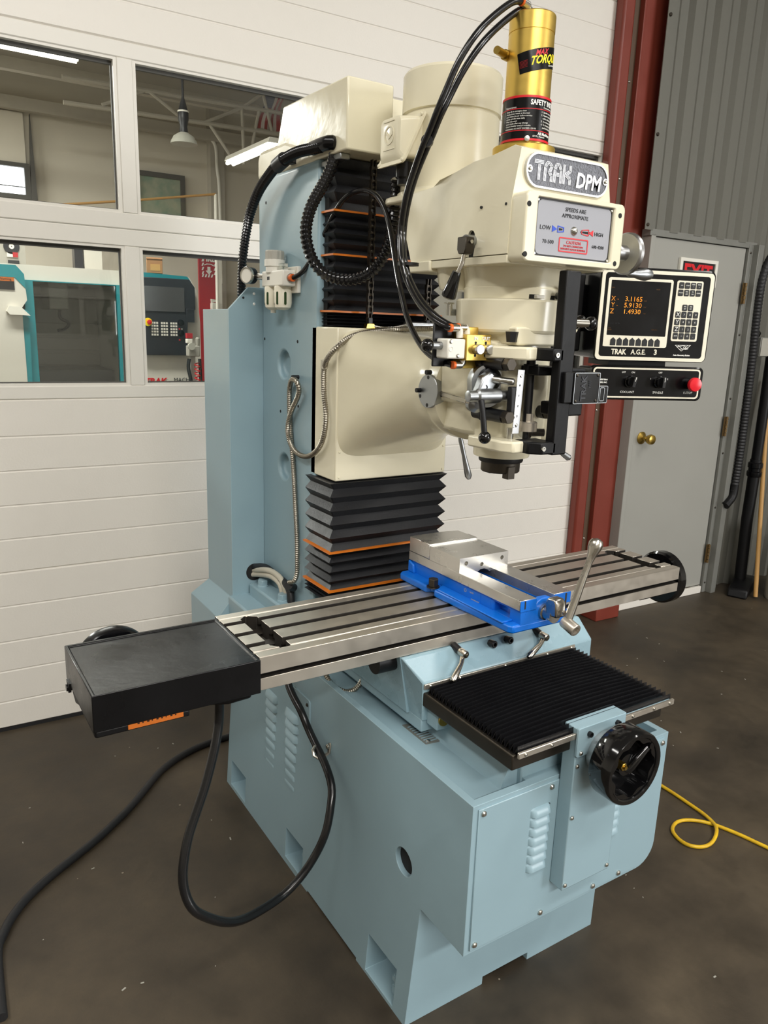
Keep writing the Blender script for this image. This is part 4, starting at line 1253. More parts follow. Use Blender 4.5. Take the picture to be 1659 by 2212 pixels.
part('center_button', MB().lathe([(.0080, 0), (.0074, .002), (.0035, .0055), (.0001, .006)], (.2760, PY, 1.6612), (0, -1, 0), 28), 'zinc', spl)
pf = part('plate_fastener', screw_head(.0030, .0025), 'zinc', spl, T(.1812, .1475, 1.7062))
for x, z in ((.3712, 1.7062), (.1812, 1.6152), (.3712, 1.6152)):
    dup(pf, spl, T(x, .1475, z))

# cast name badge above the hood
bd = part('badge', MB().prism(rrect(.178, .386, 1.7345, 1.7905, .027, 10), 'y', .1795, .186), 'badge', bho)
part('badge_rim', MB().ring(rrect(.176, .388, 1.7325, 1.7925, .029, 10), rrect(.1795, .3845, 1.736, 1.789, .0262, 10), 'y', .1775, .186), 'alum', bd)
for x in (.1840, .3800):
    part('badge_lug', MB().lathe([(.0068, 0), (.0064, .0022), (.0001, .0022)], (x, .1795, 1.7625), (0, -1, 0), 18), 'alum', bd)
    part('badge_screw', screw_head(.0035, .003), 'zinc', bd, T(x, .1773, 1.7625))
def inline_logo(x0, z0, h, wch, F, m, parent, y, n=3, pitch=.0024, w=.0013, name='logo_letter'):
    """TRAK in the badge's face: every stroke is drawn with parallel lines."""
    s = h
    def lines(paths):
        mb = MB()
        for pth_ in paths:
            for k in range(n):
                off = (k - (n - 1) / 2) * pitch
                pts = [Vector((p[0], p[1])) for p in pth_]
                offp = []
                for i, p in enumerate(pts):
                    a = pts[i - 1] if i else None
                    c_ = pts[i + 1] if i + 1 < len(pts) else None
                    ds_ = [(q - p).normalized() if s_ else (p - q).normalized() for q, s_ in ((a, 0), (c_, 1)) if q is not None]
                    nrm = sum((Vector((-d.y, d.x)) for d in ds_), Vector((0, 0)))
                    nrm = nrm / max(.35, nrm.length ** 2) * len(ds_) if len(ds_) == 2 else nrm
                    offp.append(p + nrm * off)
                for a, c_ in zip(offp, offp[1:]):
                    d = (c_ - a).normalized()
                    nn = Vector((-d.y, d.x)) * w / 2
                    e = d * w / 2
                    mb.prism([tuple(a - e + nn), tuple(a - e - nn), tuple(c_ + e - nn), tuple(c_ + e + nn)], 'y', y - .0012, y)
        return mb
    X = x0
    A = pitch * (n - 1) / 2
    T_ = [[(X, z0 + s - A), (X + wch, z0 + s - A)], [(X + wch * .55, z0 + s - A * 2 - pitch), (X + wch * .55, z0)]]
    X += wch * 1.12
    R_ = [[(X + A, z0), (X + A, z0 + s * .72), (X + wch * .3, z0 + s - A), (X + wch * .62, z0 + s - A), (X + wch * .86, z0 + s * .78), (X + wch * .62, z0 + s * .46), (X + wch * .86, z0 + s * .30), (X + wch * .86, z0)]]
    X += wch * 1.12
    A_ = [[(X + A, z0), (X + A, z0 + s * .68), (X + wch * .30, z0 + s - A), (X + wch * .60, z0 + s - A), (X + wch * .84, z0 + s * .68), (X + wch * .84, z0)], [(X + A * 2 + pitch, z0 + s * .42), (X + wch * .84 - A - pitch, z0 + s * .42)]]
    X += wch * 1.10
    K_ = [[(X + A, z0), (X + A, z0 + s)], [(X + wch * .84, z0 + s), (X + wch * .84, z0 + s * .72), (X + A * 2 + pitch, z0 + s * .5)], [(X + wch * .4, z0 + s * .48), (X + wch * .84, z0 + s * .3), (X + wch * .84, z0)]]
    for P_ in (T_, R_, A_, K_):
        part(name, lines(P_), m, parent, F)
inline_logo(.1955, 1.7465, .0325, .0215, I4, 'alum', bd, .1795)
text('DPM', .0365, wall_text(.3345, .1788, 1.7555), 'alum', bd, bold=.0012, ext=.0011, shear=.12, xs=.90, label='raised aluminium letters DPM')

# right-hand speed crank
ck = part('speed_crank', MB().lathe([(.016, -.05), (.016, 0), (.038, .003), (.041, .006), (.041, .014), (.038, .017), (.014, .017), (.0001, .014)], (.452, .178, 1.637), (1, 0, 0), 40), 'alum', bho)
part('crank_grip', MB().lathe([(.004, 0), (.006, .006), (.0065, .016), (.0115, .040), (.0128, .052), (.010, .066), (.0001, .072)], (.466, .176, 1.599), (1, -.06, .02), 22), 'cast_al', ck)

# motor, drawbar cylinder
MX, MY = .276, .546
mo = part('motor', MB().lathe([(.09, 1.748), (.114, 1.752), (.114, 1.766), (.1075, 1.772), (.1065, 1.922), (.1035, 1.9235), (.1035, 1.9275), (.1085, 1.929), (.1085, 2.004), (.1045, 2.010), (.098, 2.011), (.0001, 2.011)], (MX, MY, 0), (0, 0, 1), 72), 'cream', mm, ang=30)
part('motor_flange', MB().prism(rrect(.160, .392, .43, .66, .05), 'z', 1.745, 1.760), 'cream', mo, bevel=.004)
JX, JY0, JY1, JZ0, JZ1 = .115, .503, .588, 1.820, 1.908
def jring(x0, x1, m, r=.008):
    """Rounded frame in the y-z plane; x runs from x0 at the bottom to x1 at the top."""
    return [(x0 + (x1 - x0) * (p[1] - JZ0) / (JZ1 - JZ0), p[0], p[1]) for p in rrect(JY0 - m, JY1 + m, JZ0 - m, JZ1 + m, r, 5)]
jm = MB()
jm.loft([jring(JX, JX, -.010, .012), jring(JX + .003, JX + .003, -.004, .012), jring(JX + .006, JX + .050, .001), jring(JX + .007, JX + .051, .009), jring(JX + .012, JX + .056, .009), jring(JX + .013, JX + .057, -.006), jring(.19, .19, -.010)])
jbx = part('junction_box', jm, 'cream', mo, ang=28)
jc, jz = (JY0 + JY1) / 2, (JZ0 + JZ1) / 2
part('raised_ring', MB().ring(circ(jc, jz + .006, .019, 28), circ(jc, jz + .006, .0155, 28), 'x', JX - .0013, JX + .001), 'cream', jbx)
part('raised_emblem', MB().prism([(jc - .013, jz + .012), (jc + .001, jz + .004), (jc + .011, jz + .015), (jc + .012, jz + .010), (jc + .001, jz - .002), (jc - .013, jz + .006)], 'x', JX - .0013, JX + .001), 'cream', jbx)
for z in (jz - .022, jz + .033):
    part('raised_bar', MB().box(JX - .0013, JX + .001, jc - .021, jc + .021, z - .001, z + .001), 'cream', jbx)
for y, z, x in ((JY0 - .003, JZ1 + .003, JX + .051), (JY0 - .003, JZ0 - .003, JX + .006), (JY1 + .003, JZ1 + .003, JX + .051), (JY1 + .003, JZ0 - .003, JX + .006)):
    part('box_screw', screw_head(.0042, .004, (-1, 0, 0)), 'cream', jbx, T(x, y, z))
part('strain_relief', MB().lathe([(.019, 0), (.019, .030), (.015, .034), (.015, .045), (.0001, .045)], (.158, .548, 1.822), (0, 0, -1), 20), 'black', mo)

db = part('drawbar_cylinder', MB().lathe([(.0437, 1.80), (.0437, 2.026), (.0428, 2.0265), (.0428, 2.0285), (.0440, 2.029), (.0440, 2.058), (.0428, 2.0600), (.0001, 2.0600)], (.279, AY, 0), (0, 0, 1), 64), 'gold', mm, ang=30, label='gold power drawbar cylinder')
part('mount_flange', MB().lathe([(.0437, 1.796), (.0610, 1.796), (.0610, 1.826), (.0598, 1.8275), (.0437, 1.8275)], (.279, AY, 0), (0, 0, 1), 64), 'gold', db)
DX = .279
def label_patch(u0, u1, z0, z1, R0, r, m, nm, th=.0006, n=32, parent=None):
    """A sticker wrapped on the cylinder: arc lengths u0..u1 on radius R0, at radius r."""
    mb = MB()
    rings = []
    for i in range(n + 1):
        t = i / n
        za, zb = z0(t), z1(t)
        a = (u0 + (u1 - u0) * t) / R0
        rings.append([(DX + q * math.sin(a), AY - q * math.cos(a), z) for q, z in ((r, za), (r + th, za), (r + th, zb), (r, zb))])
    mb.loft(rings)
    return part(nm, mb, m, parent or db, ang=60)
lb2 = label_patch(-.130, .130, lambda t: 1.8335, lambda t: 1.913, .0465, .0438, 'black', 'safety_label', th=.0027)
for za, zb in ((1.8335, 1.8375), (1.909, 1.913), (1.8508, 1.8520), (1.8890, 1.8902)):
    label_patch(-.130, .130, lambda t: za, lambda t: zb, .0465, .0464, 'red', 'label_stripe', parent=lb2)
def ctext(s, size, u, z, m, parent, R0=.0465, r=.0470, slope=0.0, **k):
    def wrap(co):
        x = co.x + u
        a = x / R0
        q = r - co.z * .3
        return Vector((DX + q * math.sin(a), AY - q * math.cos(a), co.y + z + slope * (x + .057)))
    return text(s, size, I4, m, parent, wrap=wrap, ext=.0003, **k)
ctext('SAFETY INSTRUCTIONS', .0125, -.0265, 1.9005, 'white_ink', lb2, bold=.0004, xs=.80, align='LEFT')
ctext('Maintenance', .0050, -.0660, 1.8925, 'white_ink', lb2)
ctext('Connections', .0050, .0140, 1.8930, 'white_ink', lb2)
for i, s_ in enumerate(('Keep all air passages clean', 'always drain water at the tool', 'and relieve the air before service', 'oil the spindle nose daily', 'Wear eye wear', 'check tools after any change', 'Check drawbar every 6 months')):
    ctext(s_, .0040, -.0755, 1.8855 - i * .0043, 'white_ink', lb2, align='LEFT')
ctext('WARNING: DO NOT EXCEED 120 PSI', .0038, -.0765, 1.8545, 'white_ink', lb2, align='LEFT')
for i, s_ in enumerate(('1. Spindle must stop', '2. Never touch tool', '   while releasing', '3. To release tool', '4. To change tool', '   push the button')):
    ctext(s_, .0046, -.0030, 1.8850 - i * .0054, 'white_ink', lb2, align='LEFT')
ctext('All Machines', .0070, -.0085, 1.8465, 'white_ink', lb2, align='LEFT', bold=.0002)
ctext('60 Mt. Pleasant', .0046, -.0190, 1.8415, 'white_ink', lb2, align='LEFT')
# slanted brand label of the cylinder
SL = .225
mbl = MB()
rings = []
for i in range(33):
    t = i / 32
    rings.append([])
    for q, top in ((.0436, 0), (.0443, 0), (.0443, 1), (.0436, 1)):
        u = (-.0492 - .0082 * top) + .110 * t
        a = u / .0437
        z = (1.9492 + .0353 * top) + SL * .110 * t
        rings[-1].append((DX + q * math.sin(a), AY - q * math.cos(a), z))
mbl.loft(rings)
lb3 = part('brand_label', mbl, 'black', db, ang=60)
def slant(s, size, u, z, m, **k):
    return ctext(s, size, u, z, m, lb3, R0=.0437, r=.0446, slope=SL, **k)
slant('MAX', .0140, -.0225, 1.9770, 'red', shear=.3, xs=.85, bold=.0003, align='LEFT')
slant('TORQUE', .0200, -.0315, 1.9645, 'yellow_ink', shear=.32, xs=.80, bold=.0006, align='LEFT')
slant('PROFESSIONAL', .0036, .0080, 1.9525, 'white_ink', align='LEFT')
for k_ in range(6):
    slant('______', .0050, -.0430, 1.9705 - k_ * .0022, 'red')
part('label_bolt', MB().lathe([(.0055, 0), (.005, .004), (.0001, .0045)], (.251, .2665, 1.836), (-.6, -.8, 0), 16), 'zinc', db)
for (x, y, z, nm) in ((.262, .300, 2.073, 0), (.288, .316, 2.071, 1)):
    f = part('elbow_fitting', MB().tube([(x, y, 2.060), (x, y, z - .004), (x - .003, y - .001, z), (x - .014, y - .004, z + .001)], .0062, 16), 'zinc', db)
    part('elbow_socket', MB().cyl((x - .003, y - .001, z), (x - .022, y - .006, z + .001), .0076, n=18), 'zinc', f)
    part('release_collar', MB().cyl((x - .022, y - .006, z + .001), (x - .026, y - .007, z + .001), .0080, n=18), 'orange', f)
    part('base_nut', MB().cyl((x, y, 2.060), (x, y, 2.065), .008, n=6), 'zinc', f)
mf = part('muffler', MB().cyl((.246, .330, 1.992), (.232, .326, 1.992), .0095, n=18), 'brass', db)
part('muffler_body', MB().cyl((.234, .327, 1.992), (.204, .316, 1.992), .0072, n=18), 'brass', mf)

# ---- air valve block, knobs
vb = part('air_valve', MB().box(.117, .177, .245, .275, 1.4185, 1.468), 'gold', mm, bevel=.001, seg=1)
part('valve_plate', MB().box(.118, .168, .275, .288, 1.402, 1.482), 'gold', vb, bevel=.001, seg=1)
part('solenoid', MB().box(.0735, .1165, .248, .285, 1.4215, 1.459), 'white_pl', vb, bevel=.003)
part('solenoid_emblem', MB().ring(circ(.0815, 1.44, .005, 18), circ(.0815, 1.44, .0038, 18), 'y', .2472, .248), 'white_pl', vb)
for x, z in ((.0805, 1.4540), (.0985, 1.4275)):
    part('valve_screw', screw_head(.0038, .003), 'zinc', vb, T(x, .248, z))
text('IN', .0095, wall_text(.1385, .2445, 1.4605), 'white_ink', vb, bold=.0003)
text('OUT', .0095, wall_text(.1630, .2445, 1.4605), 'white_ink', vb, bold=.0003)
for x in (.1395, .1645):
    k_ = part('flow_knob', MB().lathe([(.0088, 0), (.0096, .002), (.0096, .014), (.0085, .0165), (.0001, .0165)], (x, .245, 1.4405), (-.05, -1, .0), 26), 'alum', vb)
    for z in (1.4525, 1.4285):
        part('valve_hole', MB().cyl((x - .001, .2446, z), (x - .001, .247, z), .0028, n=12), 'hole', vb)
def fitting(p0, p1, down, parent):
    p0, p1 = Vector(p0), Vector(p1)
    f = part('push_fitting', MB().cyl(p0, p1, .0072, n=16), 'zinc', parent)
    d = (p1 - p0).normalized()
    part('release_collar', MB().cyl(p0 - d * .004, p0 + d * .002, .0078, n=16), 'orange', f)
    part('elbow', MB().tube([p1 - d * .006, p1, p1 + d * .004 + Vector((0, 0, down * .004)), p1 + d * .005 + Vector((0, 0, down * .018))], .0068, 14), 'white_pl' if down < 0 else 'zinc', f)
fitting((.089, .262, 1.479), (.107, .262, 1.479), -1, vb)
fitting((.114, .272, 1.4805), (.132, .272, 1.4805), -1, vb)
fitting((.103, .265, 1.409), (.120, .265, 1.409), 1, vb)
part('bracket_plate', MB().box(.068, .12, .287, .292, 1.405, 1.486), 'ink', vb, bevel=.002)
kb = part('ball_handle', MB().ball((.042, .27, 1.4455), .0125), 'phenolic', vb)
part('handle_rod', MB().cyl((.048, .27, 1.4455), (.085, .27, 1.4455), .0075, n=16), 'cast_al', kb)

# ---- feed gear, drum, lever and depth stop on the quill housing
GD = Vector((-.45, -.89, 0))
gm = MB()
gu = Vector((GD.y, -GD.x, 0))
def oval(t, s):
    out = []
    for k in range(40):
        a = 2 * math.pi * k / 40
        h_ = .034 * s * math.cos(a)
        v_ = .036 * s * math.sin(a) - (.016 if math.sin(a) < -.2 else 0)
        out.append(Vector((.184, .262, 1.377)) + GD * t + gu * h_ + Vector((0, 0, v_)))
    return out
gm.loft([oval(-.02, 1), oval(.014, 1), oval(.018, .95)])
fg = part('feed_gearbox', gm, 'cast_al', mm, ang=40)
part('gear_hub', MB().lathe([(.023, 0), (.023, .012), (.018, .016), (.013, .022), (.0001, .022)], Vector((.178, .248, 1.383)), Vector((-.2, -1, 0)), 28), 'ink', fg)
part('hub_shaft', MB().lathe([(.008, 0), (.008, .016), (.0065, .018), (.0065, .042), (.004, .044), (.0001, .042)], (.172, .226, 1.384), Vector((.55, -1, -.06)), 18), 'zinc', fg)
part('clutch_arm', MB().lathe([(.006, 0), (.011, .002), (.011, .020), (.0145, .024), (.0145, .072), (.011, .075), (.011, .092), (.0001, .092)], (.1085, .225, 1.352), Vector((1, -.12, .01)), 22), 'cast_al', fg)
part('arm_web', MB().prism([(.13, 1.352), (.165, 1.352), (.185, 1.385), (.165, 1.40), (.145, 1.39)], 'y', .222, .242), 'cast_al', fg, bevel=.004)
part('gear_screw', MB().lathe([(.005, 0), (.005, .004), (.003, .004), (.0001, .002)], (.152, .226, 1.369), (-.3, -1, 0), 14), 'ink', fg)
part('arm_foot', MB().lathe([(.020, 0), (.018, .012), (.008, .02), (.0001, .02)], (.145, .245, 1.338), (-.3, -1, -.2), 24), 'cast_al', fg)
ql = part('quill_lever', MB().tube([(.134, .212, 1.345), (.134, .206, 1.325), (.139, .203, 1.285)], .006, 12), 'ink', mm)
part('lever_ball', MB().ball((.140, .202, 1.274), .0125), 'phenolic', ql)
dm = part('feed_drum', MB().lathe([(.0365, 0), (.0365, .034), (.0355, .035), (.0001, .035)], (.196, .428, 1.3435), (-1, 0, 0), 44), 'cast_al', mm)
for a in (90, 205, 270):
    part('drum_screw', MB().cyl((.1605, .428 - .030 * math.cos(R(a)), 1.3435 + .030 * math.sin(R(a))), (.164, .428 - .030 * math.cos(R(a)), 1.3435 + .030 * math.sin(R(a))), .0042, n=12), 'ink', dm)
part('drum_knob', MB().cyl((.150, .456, 1.3435), (.161, .456, 1.3435), .005, n=14), 'ink', dm)
part('drum_slot', MB().box(.170, .182, .389, .398, 1.335, 1.347), 'hole', dm)
part('drum_lever', MB().prism([(.172, .400), (.182, .397), (.150, .310), (.122, .232), (.114, .236), (.140, .312)], 'z', 1.337, 1.3465), 'nickel', dm, bevel=.001, seg=1)
for x, z in ((.176, 1.4155), (.181, 1.3140), (.293, 1.319)):
    e = part('stop_bolt', MB().cyl((x, .285, z), (x + .004, .20, z - .001), .0128, n=24), 'ink', mm)
    part('bolt_hex', MB().prism([(p[0] * 1.25, p[1] * 1.25) for p in hexa(.0105)], 'y', -.018, 0), 'steel_dk', e, T(x + .0045, .202, z - .001), bevel=.001, seg=1)
    part('bolt_washer', MB().cyl((x, .262, z), (x + .0005, .256, z), .0155, n=24), 'ink', e)
rk = part('right_knob', MB().lathe([(.012, 0), (.014, .004), (.014, .02), (.008, .024), (.008, .05), (.0001, .05)], (.262, .235, 1.275), (1, -.5, 0), 20), 'steel_dk', mm)
ds = part('depth_scale', MB().box(-.0085, .0085, -.001, .001, -.062, .062), 'alum', mm, T(.2055, .186, 1.343) @ Matrix.Rotation(R(2), 4, 'Y'), bevel=.0004, seg=1)
DF = T(.2055, .186, 1.343) @ Matrix.Rotation(R(2), 4, 'Y')
for z in (.05, -.045):
    part('scale_screw', screw_head(.003, .002), 'zinc', ds, DF @ T(0, -.001, z))
for i in range(5):
    text(str(i), .006, DF @ wall_text(-.001, -.0014, .032 - i * .020), 'ink', ds)
part('scale_ticks', MB().box(-.0084, -.005, -.0013, -.001, -.05, -.0494), 'ink', ds, DF)
dr = part('depth_screw', MB().lathe([(.0062, 1.255), (.0062, 1.29), (.009, 1.292), (.009, 1.43)], (.2445, .200, 0), (0, 0, 1), 20), 'ink', mm)
part('stop_nut', MB().lathe([(.0195, 1.283), (.0195, 1.300), (.0175, 1.302), (.0115, 1.302), (.0115, 1.318), (.0001, 1.318)], (.2475, .200, 0), (0, 0, 1), 28), 'steel', dr)
part('stop_collar', MB().lathe([(.0135, 1.395), (.0145, 1.397), (.0145, 1.415), (.0001, 1.415)], (.2445, .200, 0), (0, 0, 1), 24), 'ink', dr)
part('slide_rod', MB().cyl((.207, .205, 1.25), (.207, .205, 1.29), .007, n=16), 'zinc', dr)
part('quill_slot', MB().box(.188, .206, .1865, .20, 1.318, 1.372), 'ink', dr, bevel=.002)
part('stop_clamp', MB().box(.232, .30, .165, .215, 1.395, 1.412), 'black_satin', dr, bevel=.002)

# ---- quill bracket: cream lugs, black bar, encoder box
qb = part('quill_bracket', MB().prism([(.130, 1.247), (.140, 1.247), (.130, 1.247)], 'x', .25, .251) if False else MB().box(.252, .290, .130, .152, 1.243, 1.590), 'black_satin', mm, bevel=.003, label='black cast bracket bar in front of the quill')
part('upper_arm', MB().prism([(.225, .152), (.225, .205), (.262, .205), (.262, .150), (.262, .130), (.236, .130)], 'z', 1.4235, 1.4475), 'black_satin', qb, bevel=.003)
part('lower_arm', MB().prism([(.205, .150), (.205, .190), (.262, .190), (.262, .130), (.225, .130)], 'z', 1.2455, 1.2695), 'black_satin', qb, bevel=.003)
part('upper_lug', MB().prism([(.150, .30), (.178, .188), (.203, .165), (.228, .165), (.228, .30)], 'z', 1.4235, 1.4485), 'cream', mm, bevel=.004)
part('lower_lug', MB().prism([(.160, .28), (.166, .182), (.18, .162), (.208, .162), (.225, .19), (.26, .28)], 'z', 1.2455, 1.2685), 'cream', mm, bevel=.004)
for x, z in ((.244, 1.4355), (.228, 1.2575)):
    part('bracket_screw', MB().lathe([(.0048, 0), (.0048, .003), (.002, .003), (.0001, .001)], (x, .1305, z), (0, -1, 0), 14), 'zinc', qb)
part('lug_hole', MB().cyl((.197, .1625, 1.2545), (.197, .166, 1.2545), .0035, n=12), 'hole', qb)
eb = part('encoder_box', MB().box(.284, .354, .119, .165, 1.343, 1.404), 'black', qb, bevel=.002)
part('encoder_rim', MB().ring(rrect(.2845, .3545, 1.3435, 1.4035, .003), rrect(.2858, .3532, 1.3448, 1.4022, .002), 'y', .1182, .1192), 'cast_al', eb)
part('encoder_end', MB().box(.354, .382, .121, .160, 1.343, 1.378), 'black', eb, bevel=.002)
part('end_rim', MB().ring(rrect(.3545, .3815, 1.3435, 1.3775, .003), rrect(.3556, .3804, 1.3446, 1.3764, .002), 'y', .1202, .1212), 'cast_al', eb)
part('end_window', MB().ring(rrect(.359, .372, 1.3475, 1.3745, .003), rrect(.3602, .3708, 1.3487, 1.3733, .002), 'y', .1198, .121), 'cast_al', eb)
part('encoder_tail', MB().box(.262, .284, .121, .16, 1.345, 1.4045), 'black_satin', eb, bevel=.002)
part('encoder_foot', MB().box(.268, .33, .135, .19, 1.318, 1.344), 'black_satin', eb, bevel=.003)
part('encoder_shelf', MB().box(.285, .345, .15, .23, 1.404, 1.4095), 'black_satin', eb, bevel=.001)
RVX = T(.315, .1186, 1.373) @ Matrix.Rotation(R(90), 4, 'X') @ Matrix.Rotation(R(90), 4, 'Z')
text('TRAK', .019, RVX @ T(0, .004, 0), 'panel_dk', eb, bold=.0006, ext=.0008, label='raised black letters')
text('1997', .008, RVX @ T(.008, -.012, 0), 'panel_dk', eb, ext=.0008)
for x, z in ((.291, 1.3985), (.348, 1.3985), (.292, 1.349), (.347, 1.349)):
    part('encoder_screw', screw_head(.003, .002), 'steel_dk', eb, T(x, .119, z))
fh = part('fine_feed_rod', MB().cyl((.385, .25, 1.4985), (.445, .25, 1.4985), .0085, n=18), 'nickel', mm)
part('feed_knob', MB().ball((.455, .25, 1.4985), .0145), 'phenolic', fh)
fh2 = part('clutch_rod', MB().cyl((.395, .262, 1.455), (.445, .275, 1.497), .0055, n=14), 'nickel', mm)
part('clutch_knob', MB().ball((.450, .276, 1.502), .0135), 'phenolic', fh2)
part('right_feed_wheel', MB().lathe([(.03, 0), (.034, .004), (.034, .018), (.03, .02), (.0001, .02)], (.392, .305, 1.372), (1, 0, 0), 32), 'ink', mm)
part('right_conduit', MB().tube(smooth_path([(.474, .43, 1.39), (.484, .42, 1.383), (.486, .40, 1.372), (.492, .38, 1.357), (.505, .36, 1.33), (.54, .38, 1.32)], .004), .008, 10, rf=lambda i: .0085 if i % 2 else .0073), 'steel_flex', mm)

# ---- air filter / lubricator on the column's side
fr = part('filter_unit', MB().box(.052, .090, .9375, 1.072, 1.571, 1.612), 'white_pl', mm, bevel=.004, label='white air filter and lubricator unit')
part('mount_bracket', MB().box(.090, .100, .928, .99, 1.555, 1.622), 'white_pl', fr, bevel=.002)
part('regulator_neck', MB().lathe([(.024, 1.607), (.024, 1.622), (.0275, 1.624), (.0275, 1.640), (.022, 1.642)], (.070, 1.026, 0), (0, 0, 1), 28), 'white_pl', fr)
kn_ = MB()
kp = [(.0255 if (i // 2) % 2 else .0242) for i in range(48)]
def kring(z, s=1):
    return [(.070 + kp[i] * s * math.cos(2 * math.pi * i / 48), 1.026 + kp[i] * s * math.sin(2 * math.pi * i / 48), z) for i in range(48)]
kn_.loft([kring(1.640), kring(1.661), kring(1.664, .93)])
part('regulator_knob', kn_, 'gray_pl', fr, ang=25)
part('sight_dome', MB().box(.062, .078, .962, .985, 1.61, 1.629), 'glass', fr)
part('sight_base', MB().box(.060, .080, .955, .99, 1.60, 1.613), 'white_pl', fr, bevel=.002)
part('lubricator_block', MB().box(.055, .095, .945, .99, 1.588, 1.604), 'white_pl', fr, bevel=.003)
part('flow_label', MB().box(.0515, .052, 1.02, 1.035, 1.588, 1.597), 'ink', fr)
for y in (1.040, .978):
    bw = part('filter_bowl', MB().lathe([(.0225, 1.572), (.0235, 1.568), (.0235, 1.53), (.021, 1.518), (.012, 1.512), (.006, 1.511), (.0001, 1.511)], (.072, y, 0), (0, 0, 1), 30), 'offwhite', fr)
    for a in (-205, -155, -100):
        mb = MB()
        F = T(.072, y, 1.541) @ Matrix.Rotation(R(a + 90), 4, 'Z')
        mb.prism(rrect(-.0032, .0032, -.0165, .0165, .003), 'y', -.0239, -.022)
        part('sight_slot', mb, 'green_glass', bw, F)
part('drain_cock', MB().lathe([(.0075, 1.504), (.0075, 1.512), (.004, 1.5125)], (.072, 1.040, 0), (0, 0, 1), 14), 'white_pl', fr)
gg = part('pressure_gauge', MB().lathe([(.0225, 0), (.0225, .022), (.020, .024), (.020, .020), (.0001, .020)], (.046, 1.125, 1.602), Vector((-.90, -.44, 0)), 32), 'black', fr)
part('gauge_rim', MB().lathe([(.0228, .017), (.0232, .022), (.0215, .025), (.0195, .0245), (.0195, .019)], (.046, 1.125, 1.602), Vector((-.90, -.44, 0)), 32), 'zinc', gg)
part('gauge_face', MB().lathe([(.0195, 0), (.0001, .0003)], Vector((.046, 1.125, 1.602)) + Vector((-.90, -.44, 0)).normalized() * .0212, Vector((-.90, -.44, 0)), 28), 'white_pl', gg)
part('gauge_stem', MB().cyl((.066, 1.066, 1.597), (.050, 1.115, 1.601), .0085, n=14), 'zinc', gg)
part('hose_port', MB().cyl((.074, .952, 1.592), (.074, .934, 1.592), .0115, n=18), 'zinc', fr)
part('release_collar', MB().cyl((.075, .936, 1.592), (.076, .926, 1.592), .0095, n=18), 'orange', fr)

# ---- hoses, conduits and cables fixed to the machine
def ribbed(name, pts, r, pitch, m='hose', depth=.12, label=None):
    q = smooth_path(pts, pitch / 2)
    return part(name, MB().tube(q, r, 14, rf=lambda i: r * (1 + depth if i % 2 else 1 - depth)), m, mm, ang=25, label=label)
def plain(name, pts, r, m='hose', label=None, ds=.012):
    return part(name, MB().tube(smooth_path(pts, ds), r, 14), m, mm, label=label)
P1 = [[0.05,1.208,1.49],[0.052,1.216,1.549],[0.054,1.219,1.6],[0.056,1.215,1.651],[0.058,1.197,1.713],[0.059,1.164,1.771],[0.061,1.113,1.819],[0.063,1.05,1.851],[0.065,0.982,1.875],[0.07,0.899,1.885],[0.075,0.829,1.883],[0.08,0.785,1.882]]
c1 = ribbed('ribbed_conduit', P1, .0125, .0085)
c1b = part('conduit_elbow', MB().tube(smooth_path([(.080, .83, 1.885), (.083, .79, 1.887), (.092, .762, 1.889), (.108, .768, 1.888), (.114, .785, 1.885)], .008), .016, 16), 'black', mm, bevel=.001)
part('conduit_clip', MB().tube([(.064, 1.0, 1.868), (.067, .96, 1.879)], .018, 16), 'ink', c1)
P2 = [[0.108,0.782,1.895],[0.112,0.781,1.867],[0.1,0.772,1.839],[0.081,0.764,1.807],[0.058,0.755,1.776],[0.038,0.746,1.748],[0.022,0.738,1.715],[0.013,0.729,1.678],[0.018,0.72,1.638],[0.032,0.71,1.608],[0.056,0.7,1.588],[0.09,0.69,1.58],[0.128,0.68,1.585],[0.16,0.67,1.604],[0.179,0.66,1.633],[0.188,0.648,1.667],[0.189,0.636,1.702],[0.186,0.624,1.736],[0.182,0.612,1.773],[0.174,0.602,1.80]]
ribbed('looped_conduit', P2, .0128, .0105, depth=.14)
P3 = [[0.076,0.93,1.592],[0.085,0.945,1.594],[0.094,0.93,1.604],[0.104,0.90,1.628],[0.117,0.86,1.673],[0.117,0.825,1.704],[0.122,0.79,1.743],[0.128,0.755,1.771],[0.139,0.72,1.783],[0.153,0.69,1.783],[0.16,0.66,1.767],[0.164,0.63,1.734],[0.16,0.6,1.691],[0.147,0.562,1.643],[0.134,0.525,1.592],[0.121,0.488,1.552],[0.112,0.45,1.503],[0.103,0.404,1.464],[0.099,0.358,1.433],[0.098,0.311,1.416],[0.102,0.268,1.409]]
P3[1] = [0.082, .918, 1.596]
P3[2] = [0.094, .90, 1.610]
P3[3] = [0.106, .88, 1.640]
plain('air_hose', P3, .0062)
P4 = [[0.236,0.293,2.074],[0.2115,0.2905,2.0655],[0.170,0.289,2.034],[0.139,0.29,2.004],[0.12,0.3,1.974],[0.106,0.31,1.943],[0.095,0.32,1.908],[0.084,0.33,1.873],[0.084,0.353,1.842],[0.082,0.377,1.809],[0.084,0.4,1.78],[0.08,0.413,1.747],[0.08,0.427,1.709],[0.084,0.44,1.671],[0.076,0.427,1.63],[0.072,0.413,1.602],[0.078,0.4,1.566],[0.074,0.35,1.524],[0.073,0.3,1.496],[0.080,0.270,1.482],[0.090,0.262,1.479]]
plain('drawbar_hose', P4, .0062)
